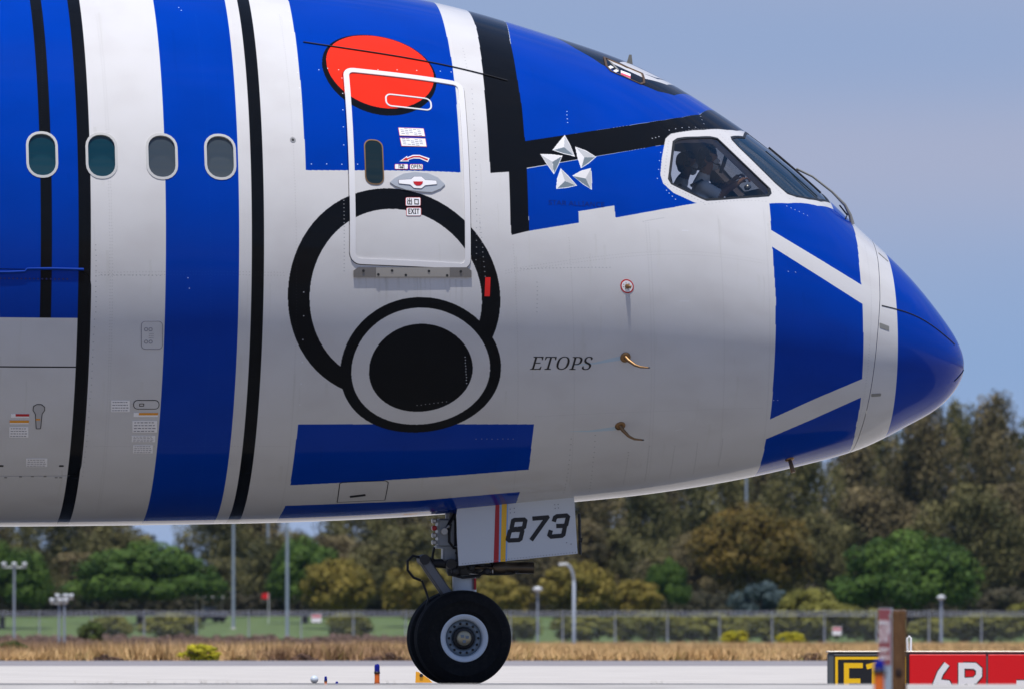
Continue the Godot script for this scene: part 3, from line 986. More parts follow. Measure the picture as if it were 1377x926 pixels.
		if q[1] < 2:
			for r in 4:
				for j in 5:
					if (r * 5 + j * 3 + int(q[1])) % 7 == 0: continue
					obj("print", plate(rr(c.x - 0.11 + 0.045 * j - 0.012 + r * 0.004, c.y + 0.6 - r * 0.42, c.x - 0.11 + 0.045 * j + 0.024 + r * 0.004, c.y + 0.72 - r * 0.42, 0.001), 0.0068, 0.0068), grey_ink, pl)
		elif q[1] == 3: obj("print", lettering("OPEN", c + Vector2(-0.055, -0.48), 0.042, 0.0068, 0.0, "Droid Sans", true, 0.11), ink, pl)
		elif q[1] == 5: obj("print", lettering("EXIT", c + Vector2(-0.058, -0.56), 0.055, 0.0068, 0.0, "Droid Sans", true, 0.116), ink, pl)
		elif q[1] == 4:
			var bars := [[-0.062, -0.03, -0.054, 0.0], [-0.062, -0.034, -0.012, -0.026], [-0.020, -0.03, -0.012, 0.0], [-0.041, -0.03, -0.033, 0.036], [-0.059, 0.006, -0.052, 0.03], [-0.059, 0.002, -0.015, 0.009], [-0.022, 0.006, -0.015, 0.03], [0.012, -0.028, 0.02, 0.028], [0.05, -0.028, 0.058, 0.028], [0.012, 0.022, 0.058, 0.03], [0.012, -0.026, 0.058, -0.018]]
			for b in bars: obj("print", plate(PackedVector2Array([c + Vector2(b[0], b[1] / GK), c + Vector2(b[2], b[1] / GK), c + Vector2(b[2], b[3] / GK), c + Vector2(b[0], b[3] / GK)]), 0.0068 + 0.0002 * bars.find(b), 0.0055), ink, pl)
		else:
			var bars := [[-0.03, -0.022, -0.025, 0.024], [-0.03, 0.02, -0.006, 0.024], [-0.03, 0.008, -0.006, 0.012], [-0.01, 0.008, -0.006, 0.024], [0.025, -0.022, 0.03, 0.024], [0.006, 0.02, 0.03, 0.024], [0.006, 0.008, 0.03, 0.012], [0.006, 0.008, 0.01, 0.024], [-0.018, -0.004, 0.018, 0.0], [-0.02, -0.013, 0.02, -0.009], [-0.008, -0.024, -0.004, 0.0], [0.006, -0.024, 0.01, 0.0]]
			for b in bars: obj("print", plate(PackedVector2Array([c + Vector2(b[0], b[1] / GK), c + Vector2(b[2], b[1] / GK), c + Vector2(b[2], b[3] / GK), c + Vector2(b[0], b[3] / GK)]), 0.0068 + 0.0002 * bars.find(b), 0.0055), ink, pl)
	obj("arrow_border", plate(pv([-1.493, 108.83, -1.466, 109.3, -1.438, 109.77, -1.411, 110.24, -1.408, 109.93, -1.379, 110.27, -1.349, 110.6, -1.314, 110.68, -1.278, 110.75, -1.244, 110.56, -1.209, 110.38, -1.174, 110.19, -1.194, 109.26, -1.222, 109.47, -1.251, 109.68, -1.28, 109.89, -1.311, 109.84, -1.343, 109.79, -1.398, 109.35, -1.395, 109.03, -1.428, 108.97, -1.46, 108.9]), 0.003, 0.0), paper, door)
	obj("arrow", plate(pv([-1.467, 109.07, -1.418, 109.92, -1.415, 109.66, -1.382, 109.99, -1.35, 110.33, -1.314, 110.42, -1.279, 110.51, -1.25, 110.33, -1.22, 110.15, -1.191, 109.98, -1.199, 109.58, -1.239, 109.87, -1.28, 110.16, -1.311, 110.1, -1.342, 110.03, -1.374, 109.74, -1.406, 109.46, -1.404, 109.22, -1.435, 109.14]), 0.0045, 0.003), redp, door)
	# sill plate under the door and the red tag beside it
	var sill := obj("door_sill", plate(pv([-1.991, 84.7, -1.945, 85.45, -1.782, 85.58, -1.618, 85.72, -1.455, 85.86, -1.291, 86.02, -1.127, 86.19, -0.962, 86.4, -0.798, 86.63, -0.754, 85.95, -0.753, 84.54, -0.931, 84.31, -1.108, 84.1, -1.285, 83.92, -1.462, 83.77, -1.638, 83.63, -1.814, 83.49, -1.99, 83.36]), 0.018, 0.0), mat("sill_metal", Color(0.5, 0.49, 0.48), 0.45, 0.5), jet)
	obj("sill_centre", plate(pv([-1.758, 85.55, -1.566, 85.71, -1.373, 85.89, -1.179, 86.09, -0.986, 86.32, -0.985, 84.3, -1.178, 84.09, -1.372, 83.91, -1.565, 83.75, -1.757, 83.6]), 0.022, 0.018), mat("sill_centre_metal", Color(0.66, 0.65, 0.63), 0.4, 0.4), sill)
	for p in [Vector2(-1.591, 85.06), Vector2(-1.204, 85.3), Vector2(-1.734, 84.12), Vector2(-1.446, 84.23), Vector2(-1.012, 84.58), Vector2(-1.89, 84.79), Vector2(-0.868, 85.63)]:
		obj("bolt", plate(mrect(p, 0.026, 0.026, 0.012), 0.026, 0.02), seal, sill)
	obj("red_tag", plate(pv([-0.604, 84.7, -0.549, 84.79, -0.554, 80.52, -0.609, 80.44]), 0.004, 0.0), mat("red_tape", Color(0.9, 0.1, 0.08), 0.5), jet)

	# cargo door
	var cg := obj("cargo_door", plate(grown(cargo, -0.009), 0.0, -0.03, [], 0.16), paint, jet)
	obj("door_recess", plate(grown(cargo, 0.03), -0.045, -0.045, [], 0.3), dark, cg)
	var hinge := stool()
	var hp_ := []
	for q in [Vector2(-5.796, 82.55), Vector2(-5.551, 82.62), Vector2(-5.391, 82.81), Vector2(-5.368, 83.34), Vector2(-5.108, 83.44), Vector2(-4.786, 83.35)]: hp_.append(on_hull(q, 0.008))
	tube(hinge, hp_, [0.014], 8)
	obj("hinge_fairing", done(hinge), mat("blue_metal", Color(0.0, 0.2, 0.55), 0.6, 0.0, 0.25), cg)
	for i in 30:
		obj("hinge_rivet", plate(mrect(Vector2(-6.2 + 0.043 * i, 81.358), 0.018, 0.018, 0.008), 0.003, 0.0), mat("blue_metal_dark", Color(0.03, 0.1, 0.4), 0.4) if i == 0 else M.blue_metal_dark, cg)
	for q in [[[-5.294, 51.32, -5.294, 51.29, -5.294, 51.26, -5.295, 51.24, -5.296, 51.23, -5.297, 51.22, -5.478, 51.21, -5.479, 51.21, -5.48, 51.23, -5.481, 51.25, -5.482, 51.27, -5.482, 51.3, -5.484, 52.01, -5.484, 52.04, -5.483, 52.07, -5.482, 52.09, -5.481, 52.1, -5.48, 52.1, -5.3, 52.12, -5.299, 52.12, -5.297, 52.1, -5.296, 52.08, -5.296, 52.06, -5.296, 52.03], "red"], [[-5.293, 49.66, -5.293, 49.64, -5.293, 49.61, -5.294, 49.59, -5.295, 49.57, -5.296, 49.57, -5.485, 49.55, -5.486, 49.56, -5.487, 49.57, -5.488, 49.59, -5.488, 49.62, -5.489, 49.65, -5.491, 50.41, -5.491, 50.44, -5.49, 50.47, -5.49, 50.49, -5.489, 50.51, -5.487, 50.51, -5.299, 50.52, -5.298, 50.52, -5.297, 50.51, -5.296, 50.49, -5.295, 50.46, -5.295, 50.43], "orange"], [[-5.286, 46.11, -5.286, 46.08, -5.286, 46.05, -5.287, 46.03, -5.288, 46.01, -5.289, 46.01, -5.478, 46, -5.479, 46, -5.48, 46.02, -5.481, 46.04, -5.482, 46.07, -5.482, 46.1, -5.49, 48.68, -5.49, 48.71, -5.489, 48.74, -5.488, 48.76, -5.487, 48.78, -5.486, 48.78, -5.298, 48.79, -5.297, 48.79, -5.296, 48.78, -5.295, 48.75, -5.294, 48.73, -5.294, 48.7], ""], [[-5.06, 37.39, -5.06, 37.36, -5.061, 37.32, -5.061, 37.3, -5.062, 37.28, -5.063, 37.27, -5.276, 37.29, -5.277, 37.29, -5.278, 37.31, -5.279, 37.34, -5.28, 37.37, -5.28, 37.41, -5.288, 39.76, -5.288, 39.8, -5.288, 39.83, -5.287, 39.85, -5.286, 39.87, -5.285, 39.87, -5.073, 39.86, -5.071, 39.86, -5.07, 39.84, -5.069, 39.82, -5.069, 39.78, -5.068, 39.75], ""]]:
		var o := pv(q[0])
		var pl := obj("placard", plate(o, 0.003, 0.0), paper, cg)
		var b := bounds(o)
		if q[1]: obj("stripe", plate(PackedVector2Array([Vector2(b.position.x + (0.05 if q[1] == "red" else 0.0), b.position.y + b.size.y * 0.35), Vector2(b.end.x, b.position.y + b.size.y * 0.35), b.end, Vector2(b.position.x + (0.05 if q[1] == "red" else 0.0), b.end.y)]), 0.0045, 0.003), redp if q[1] == "red" else orange, pl)
		else: fine_print(pl, bounds(sq(o)), 4, 6, grey_ink)
	var bulb := pv([-5.208, 48.41, -5.215, 49.67, -5.221, 50.91, -5.227, 52.12, -5.254, 53.05, -5.251, 53.96, -5.221, 54.39, -5.175, 54.36, -5.143, 53.78, -5.141, 53.05, -5.165, 52.13, -5.167, 50.91, -5.168, 49.67, -5.17, 48.41])
	var latch := obj("latch_panel", plate(bulb, 0.002, 0.0), mat("latch_grey", Color(0.7, 0.7, 0.71), 0.4), cg)
	obj("latch_outline", ring(grown(bulb, 0.007), 0.007, 0.004, 0.0, 0.03), ink, latch)
	obj("latch_mark", plate(mrect(Vector2(-5.2, 50.72), 0.045, 0.02, 0.002), 0.004, 0.002), orange, latch)
	for p in [Vector2(-5.539, 37.53), Vector2(-4.914, 37.5)]:
		obj("drain_hole", plate(mrect(p, 0.05, 0.026, 0.012), 0.002, 0.0), ink, cg)
	for p in [Vector2(-5.478, 33.63), Vector2(-5.325, 33.89), Vector2(-5.202, 34.01), Vector2(-5.071, 34), Vector2(-4.953, 33.59), Vector2(-4.907, 33.58)]:
		obj("latch_bolt", plate(mrect(p, 0.03, 0.016, 0.006), 0.004, 0.0), dull, jet)

	# service panels and placards aft of the door
	var pan := pv([-3.958, 67.93, -3.959, 67.68, -3.964, 67.46, -3.973, 67.28, -3.983, 67.16, -3.995, 67.12, -4.129, 67.1, -4.141, 67.14, -4.152, 67.25, -4.161, 67.43, -4.167, 67.65, -4.169, 67.9, -4.176, 72.06, -4.175, 72.3, -4.17, 72.52, -4.161, 72.69, -4.151, 72.8, -4.139, 72.84, -4.005, 72.87, -3.993, 72.83, -3.982, 72.72, -3.973, 72.55, -3.967, 72.34, -3.965, 72.1])
	var sp := obj("service_panel", plate(pan, 0.0025, 0.0), paint, jet)
	obj("panel_outline", ring(grown(pan, 0.006), 0.006, 0.004, 0.0, 0.03), grey_ink, sp)
	for p in [Vector2(-4.129, 71.21), Vector2(-4.083, 71.22), Vector2(-4.125, 68.61), Vector2(-4.078, 68.61)]:
		obj("fastener", ring(mrect(p, 0.04, 0.04, 0.019), 0.006, 0.0045, 0.0, 0.02), grey_ink, sp)
	fine_print(sp, Rect2(-4.104, 69.297 * GK, 0.09, 0.06), 3, 4, grey_ink)
	var slim := pv([-3.96, 54.3, -3.961, 54.02, -3.966, 53.77, -3.974, 53.56, -3.984, 53.43, -3.996, 53.39, -4.177, 53.39, -4.189, 53.44, -4.2, 53.57, -4.209, 53.77, -4.215, 54.03, -4.218, 54.31, -4.218, 54.49, -4.217, 54.77, -4.213, 55.02, -4.205, 55.22, -4.194, 55.35, -4.182, 55.39, -4.002, 55.39, -3.99, 55.35, -3.978, 55.22, -3.969, 55.02, -3.963, 54.77, -3.96, 54.49])
	var lt := obj("latch_cover", plate(slim, 0.0025, 0.0), paint, jet)
	obj("panel_outline", ring(grown(slim, 0.006), 0.007, 0.004, 0.0, 0.03), ink, lt)
	obj("latch_mark", ring(mrect(Vector2(-4.137, 54.34), 0.05, 0.035, 0.004), 0.007, 0.0045, 0.0, 0.03), ink, lt)
	for q in [[[-4.256, 52.73, -4.256, 52.69, -4.256, 52.66, -4.257, 52.64, -4.259, 52.62, -4.26, 52.62, -4.443, 52.63, -4.445, 52.63, -4.446, 52.65, -4.447, 52.67, -4.448, 52.7, -4.448, 52.74, -4.455, 55.29, -4.455, 55.32, -4.455, 55.35, -4.454, 55.38, -4.452, 55.39, -4.451, 55.4, -4.268, 55.39, -4.266, 55.39, -4.265, 55.37, -4.264, 55.35, -4.263, 55.32, -4.263, 55.28], 0], [[-3.962, 51.48, -3.962, 51.45, -3.963, 51.41, -3.964, 51.39, -3.965, 51.37, -3.967, 51.37, -4.207, 51.38, -4.208, 51.38, -4.21, 51.4, -4.211, 51.42, -4.212, 51.46, -4.212, 51.49, -4.214, 52.28, -4.214, 52.31, -4.214, 52.35, -4.213, 52.37, -4.211, 52.39, -4.21, 52.39, -3.97, 52.38, -3.968, 52.38, -3.967, 52.36, -3.966, 52.34, -3.965, 52.31, -3.965, 52.27], 1], [[-3.955, 47.41, -3.955, 47.37, -3.956, 47.34, -3.957, 47.31, -3.958, 47.29, -3.96, 47.28, -4.206, 47.31, -4.208, 47.31, -4.209, 47.33, -4.21, 47.36, -4.211, 47.39, -4.211, 47.43, -4.22, 50.23, -4.22, 50.27, -4.22, 50.3, -4.219, 50.33, -4.218, 50.34, -4.216, 50.35, -3.97, 50.34, -3.968, 50.33, -3.967, 50.31, -3.966, 50.29, -3.965, 50.26, -3.965, 50.22], 0], [[-3.966, 44.71, -3.966, 44.67, -3.967, 44.64, -3.968, 44.61, -3.969, 44.59, -3.97, 44.59, -4.205, 44.62, -4.206, 44.62, -4.208, 44.64, -4.209, 44.67, -4.21, 44.7, -4.21, 44.74, -4.215, 46.23, -4.215, 46.27, -4.214, 46.31, -4.214, 46.33, -4.212, 46.35, -4.211, 46.36, -3.976, 46.33, -3.975, 46.33, -3.974, 46.31, -3.972, 46.28, -3.972, 46.25, -3.971, 46.21], 0], [[-3.979, 41.46, -3.979, 41.42, -3.98, 41.38, -3.981, 41.35, -3.982, 41.33, -3.983, 41.33, -4.18, 41.36, -4.181, 41.37, -4.182, 41.39, -4.183, 41.42, -4.184, 41.45, -4.185, 41.49, -4.192, 43.59, -4.192, 43.63, -4.192, 43.67, -4.191, 43.7, -4.189, 43.72, -4.188, 43.72, -3.992, 43.7, -3.99, 43.69, -3.989, 43.67, -3.988, 43.64, -3.987, 43.61, -3.987, 43.57], 0]]:
		var o := pv(q[0])
		var pl := obj("placard", plate(o, 0.003, 0.0), paper, jet)
		var b := bounds(o)
		if q[1]: obj("stripe", plate(PackedVector2Array([Vector2(b.position.x + 0.055, b.position.y + b.size.y * 0.45), Vector2(b.end.x, b.position.y + b.size.y * 0.45), b.end, Vector2(b.position.x + 0.055, b.end.y)]), 0.0045, 0.003), orange, pl)
		else: fine_print(pl, bounds(sq(o)), 4, 6, grey_ink)
	var low := pv([-1.975, 30.13, -1.946, 30.62, -1.835, 30.63, -1.724, 30.63, -1.613, 30.62, -1.501, 30.61, -1.47, 29.94, -1.463, 21.39, -1.587, 21.36, -1.711, 21.32, -1.835, 21.25, -1.959, 21.17])
	var ap := obj("access_panel", plate(low, 0.002, 0.0), paint, jet)
	obj("panel_outline", ring(grown(low, 0.007), 0.008, 0.0035, 0.0, 0.03), ink, ap)
	obj("panel_slot", plate(pv([-1.846, 24.37, -1.685, 25.03, -1.676, 24.07, -1.837, 23.4]), 0.004, 0.002), ink, ap)
	var port := mrect(Vector2(-2.602, 111.82), 0.06, 0.06, 0.029)
	obj("static_port", plate(port, 0.003, 0.0), metal, jet)
	obj("static_port_hole", plate(grown(port, -0.016), 0.004, 0.003), ink, jet)

	# lettering on the skin
	obj("lettering", lettering("ETOPS", Vector2(-0.098, 63.56), 0.15, 0.0025, 0.22, "Droid Serif", false, 0.64), ink, jet)
	obj("lettering", lettering("STAR ALLIANCE", Vector2(0.074, 103.13), 0.05, 0.0025, 0.0, "Droid Sans", false, 0.6, -0.03), mat("dark_blue_ink", Color(0.0, 0.1, 0.42), 0.3), jet)

	# probes on the nose
	probe(Vector2(0.909, 85.82), "ice_detector", jet)
	probe(Vector2(0.914, 67.55), "pitot_probe", jet)
	probe(Vector2(0.919, 47.12), "pitot_probe", jet)
	var mast := stool()
	var mp := on_hull(Vector2(2.856, 21.27), 0.0)
	lathe(mast, [Vector2(0, 0.012), Vector2(0.045, 0.012), Vector2(0.05, 0.0)], 16, Transform3D(Basis.looking_at(nrm(Vector2(2.856, 21.27))) * Basis(Vector3.RIGHT, -PI / 2), mp))
	tube(mast, [mp, mp + Vector3(0.01, -0.06, 0.06), mp + Vector3(0.03, -0.14, 0.07)], [0.02, 0.022, 0.026], 10)
	obj("temperature_probe", done(mast), brass, jet)
	# the long seam and its end fastener above the door
	var wire := stool()
	var wp := []
	for i in 25: wp.append(on_hull(Vector2(-2.415, 137.87).lerp(Vector2(-0.277, 135.26), i / 24.0), 0.008))
	tube(wire, wp, [0.0065], 6)
	obj("antenna_wire", done(wire), ink, jet)
	# blade antenna on the crown
	var bl := stool()
	var bp := Vector3(1.238, on_hull(Vector2(1.224, 180)).y, 0.0)
	prism(bl, PackedVector2Array([Vector2(-0.045, -0.08), Vector2(0.05, -0.08), Vector2(0.03, 0.09), Vector2(0.005, 0.09)]), 0.014, Transform3D(Basis(), bp - Vector3(0, 0, 0.007)))
	obj("blade_antenna", done(bl), dull, jet)
	# escape hatch in the roof of the flight deck
	var hatch := pv([0.878, 163.64, 0.862, 155.86, 0.904, 153.13, 0.978, 152.75, 1.052, 152.44, 1.138, 152.04, 1.224, 151.75, 1.276, 153.84, 1.291, 157.67, 1.294, 161.94, 1.209, 161.88, 1.125, 162.05, 1.042, 162.42, 0.96, 162.95])
	var ht := obj("escape_hatch", ring(hatch, 0.022, 0.01, 0.0, 0.03), brass, jet)
	for q in [[1.031, 156.59, 1.136, 156.57, 1.114, 152.83, 1.015, 153.05], [0.885, 155.59, 0.927, 157.58, 0.959, 157, 0.913, 154.95], [0.938, 154.25, 0.978, 156.02, 1.008, 155.63, 0.962, 153.58]]:
		obj("placard", plate(pv(q), 0.004, 0.0), paper, ht)
	obj("placard_stripe", plate(pv([1.023, 154.72, 1.126, 154.58, 1.116, 153.21, 1.017, 153.41]), 0.0055, 0.004), mat("pink_print", Color(0.85, 0.3, 0.4), 0.5), ht)
	obj("hatch_handle", plate(pv([0.936, 160.17, 0.952, 161.1, 1.01, 156.35, 0.992, 155.51]), 0.006, 0.0), dull, ht)
	build_cockpit(side_glass, screen, glass, seal, white)
	build_gear()


func fine_print(parent: Node, b: Rect2, rows: int, words: int, m: Material) -> void:
	# lines of small print, too small to read
	for r in rows:
		var x := b.position.x + b.size.x * 0.08
		var y := b.position.y + b.size.y * (0.85 - 0.72 * r / maxf(1.0, rows - 1))
		for j in words:
			var w := b.size.x * (0.07 + 0.06 * ((r * 7 + j * 5) % 4) / 3.0)
			if x + w > b.end.x - b.size.x * 0.06: break
			var t := b.size.y * 0.035
			obj("print", plate(PackedVector2Array([Vector2(x, (y - t) / GK), Vector2(x + w, (y - t) / GK), Vector2(x + w, (y + t) / GK), Vector2(x, (y + t) / GK)]), 0.0045, 0.0045), m, parent)
			x += w + b.size.x * 0.04


func probe(s: Vector2, called: String, parent: Node) -> void:
	var p := on_hull(s)
	var n := nrm(s)
	var xf := Transform3D(Basis.looking_at(n) * Basis(Vector3.RIGHT, -PI / 2), p)
	if called == "ice_detector":
		var disc := obj(called, plate(mrect(s, 0.145, 0.145, 0.072), 0.003, 0.0, [], 0.03), M.placard_red, parent)
		obj("disc_face", plate(mrect(s, 0.118, 0.118, 0.0585), 0.0045, 0.003, [], 0.03), M.placard_white, disc)
		for i in 8:
			var a := TAU * i / 8 + 0.3
			obj("screw", plate(mrect(s + Vector2(cos(a) * 0.042, sin(a) * 0.042 / GK), 0.008, 0.008, 0.0035), 0.0055, 0.0045), M.black_ink, disc)
		var st := stool()
		lathe(st, [Vector2(0.026, 0.0), Vector2(0.026, 0.03), Vector2(0.017, 0.045), Vector2(0.013, 0.1), Vector2(0.0, 0.104)], 14, xf)
		obj("sensor", done(st), M.brass_metal, disc)
		return
	var st := stool()
	lathe(st, [Vector2(0.056, 0.0), Vector2(0.055, 0.008), Vector2(0.03, 0.012), Vector2(0.0, 0.013)], 20, xf)
	var pr := obj(called, done(st), M.brass_metal, parent)
	st = stool()
	var low := s.y < 70.0
	var f := Vector3(1, 0, -0.05)
	var d := Vector3(0, -0.055 if low else -0.02, 0)
	tube(st, [p, p + n * 0.05 + f * 0.02 + d * 0.3, p + n * 0.1 + f * 0.07 + d * 0.8, p + n * 0.125 + f * 0.12 + d, p + n * 0.13 + f * 0.2 + d * 1.1], [0.022, 0.02, 0.015, 0.012, 0.009], 12)
	obj("tube", done(st), M.brass_metal, pr)
	st = stool()
	var e := p + n * 0.13 + f * 0.2 + d * 1.1
	tube(st, [e, e + f * 0.02], [0.0085, 0.006], 8)
	obj("tip", done(st), M.window_seal, pr)


func build_cockpit(side_glass: PackedVector2Array, screen: PackedVector2Array, glass: Material, seal: Material, white: Material) -> void:
	var lining := mat("cockpit_lining", Color(0.5, 0.46, 0.46), 0.8)
	var black := mat("panel_black", Color(0.09, 0.09, 0.1), 0.6)
	var navy := mat("seat_fabric", Color(0.1, 0.14, 0.2), 0.9)
	var screen_glass := mat("screen_glass", Color(0.02, 0.15, 0.2, 0.7), 0.03)
	screen_glass.transparency = BaseMaterial3D.TRANSPARENCY_ALPHA
	for far in [false, true]:
		var sw := obj("side_window", plate(grown(side_glass, -0.002), -0.006, -0.006, [], 0.06, far), glass, jet)
		obj("seal", plate(grown(side_glass, 0.006), 0.003, -0.01, [grown(side_glass, -0.02)], 0.05, far), seal, sw)
		var ws := obj("windscreen", plate(grown(screen, -0.002), -0.006, -0.006, [], 0.06, far), screen_glass, jet)
		obj("seal", plate(grown(screen, 0.006), 0.003, -0.01, [grown(screen, -0.02)], 0.05, far), seal, ws)
	var k := HullMesh.new()
	var area := PackedVector2Array([Vector2(0.9, 20), Vector2(3.3, 20), Vector2(3.3, 182), Vector2(0.9, 182)])
	for far in [false, true]:
		patch(k, area, [grown(side_glass, 0.004), grown(screen, 0.004)], -0.09, hull_stations(0.9, 3.3), steps(20, 180, 70), far, true)
		for h in [side_glass, screen]: walls(k, grown(h, 0.002), -0.008, -0.092, far, false)
	obj("cockpit_lining", k.mesh(), lining, jet)
	var st := stool()
	prism(st, section(0.9, 0.06), 0.04, Transform3D(Basis(Vector3(0, 0, 1), Vector3(0, 1, 0), Vector3(-1, 0, 0)), Vector3(0.9, 0, 0)))
	obj("bulkhead", done(st), lining, jet)
	st = stool()
	box(st, Vector3(1.85, 0.05, 2.6), Transform3D(Basis(), Vector3(1.85, 4.27, 0)))
	obj("cockpit_floor", done(st), black, jet)
	# glare shield and panel across the flight deck
	st = stool()
	prism(st, PackedVector2Array([Vector2(2.62, 4.6), Vector2(2.62, 5.12), Vector2(2.55, 5.2), Vector2(2.68, 5.23), Vector2(2.93, 5.1), Vector2(2.93, 4.6)]), 1.5, Transform3D(Basis(), Vector3(0, 0, -0.75)))
	obj("instrument_panel", done(st), black, jet)
	st = stool()
	box(st, Vector3(0.62, 1.9, 0.6), Transform3D(Basis(), Vector3(1.3, 5.22, -1.2)), 0.03)
	obj("crew_locker", done(st), navy, jet)
	st = stool()
	box(st, Vector3(0.75, 0.35, 0.42), Transform3D(Basis(), Vector3(2.2, 4.47, 0)), 0.03)
	obj("centre_pedestal", done(st), black, jet)
	for s in [-0.62, 0.62]:
		st = stool()
		box(st, Vector3(0.5, 0.14, 0.5), Transform3D(Basis(), Vector3(1.86, 4.72, s)), 0.04)
		var seat := obj("crew_seat", done(st), navy, jet)
		st = stool()
		box(st, Vector3(0.12, 0.7, 0.5), Transform3D(Basis(Vector3(0, 0, 1), 0.2), Vector3(1.57, 5.07, s)), 0.05)
		box(st, Vector3(0.09, 0.2, 0.28), Transform3D(Basis(Vector3(0, 0, 1), 0.14), Vector3(1.5, 5.52, s)), 0.04)
		obj("backrest", done(st), navy, seat)
		st = stool()
		box(st, Vector3(0.3, 0.38, 0.3), Transform3D(Basis(), Vector3(1.86, 4.47, s)), 0.02)
		obj("seat_base", done(st), black, seat)
		st = stool()
		tube(st, [Vector3(2.45, 4.45, s), Vector3(2.42, 4.85, s), Vector3(2.38, 5.0, s)], [0.03, 0.025, 0.03], 8)
		tube(st, [Vector3(2.36, 5.12, s - 0.17), Vector3(2.38, 5.02, s - 0.15), Vector3(2.38, 4.99, s), Vector3(2.38, 5.02, s + 0.15), Vector3(2.36, 5.12, s + 0.17)], [0.018], 8)
		obj("control_yoke", done(st), black, jet)
	st = stool()
	lathe(st, [Vector2(0, -0.03), Vector2(0.035, -0.022), Vector2(0.04, 0.0), Vector2(0.03, 0.024), Vector2(0, 0.03)], 14, Transform3D(Basis(Vector3(0, 0, 1), 0.5), Vector3(2.389, 5.203, 0.8)))
	obj("tiller", done(st), M.bare_metal, jet)
	# grab handle in the far side window opening and the sun visor rail
	st = stool()
	tube(st, [Vector3(2.408, 5.627, -0.9), Vector3(2.368, 5.493, -0.9), Vector3(2.336, 5.406, -0.9)], [0.022, 0.022, 0.018], 8)
	obj("grab_handle", done(st), black, jet)
	# wipers
	for far in [1.0, -1.0]:
		st = stool()
		var blade := []
		for i in 11: blade.append(on_hull(Vector2(2.639, 163.98).lerp(Vector2(3.174, 157.14), i / 10.0), 0.025))
		tube(st, blade, [0.011], 6)
		var bm := done(st)
		st = stool()
		var arm := [on_hull(Vector2(2.915, 161.08), 0.04), on_hull(Vector2(2.915, 161.08).lerp(Vector2(3.485, 160.1), 0.25), 0.085), on_hull(Vector2(2.915, 161.08).lerp(Vector2(3.485, 160.1), 0.6), 0.1), on_hull(Vector2(2.915, 161.08).lerp(Vector2(3.485, 160.1), 0.85), 0.09), on_hull(Vector2(3.485, 160.1), 0.05), on_hull(Vector2(3.546, 159.14), 0.0)]
		tube(st, arm, [0.012, 0.011, 0.012, 0.017, 0.02, 0.024], 8)
		var am := done(st)
		st = stool()
		tube(st, [on_hull(Vector2(3.485, 160.1).lerp(Vector2(2.915, 161.08), 0.2), 0.05), on_hull(Vector2(3.469, 160.34), 0.03), on_hull(Vector2(3.452, 155.3), 0.0)], [0.009], 6)
		var rm := done(st)
		var w := Node3D.new()
		w.name = "wiper"
		jet.add_child(w, true)
		if far < 0.0: w.scale = Vector3(1, 1, -1)
		obj("blade", bm, M.black_ink, w)
		obj("arm", am, M.grey_paint, w)
		obj("link", rm, M.panel_black, w)


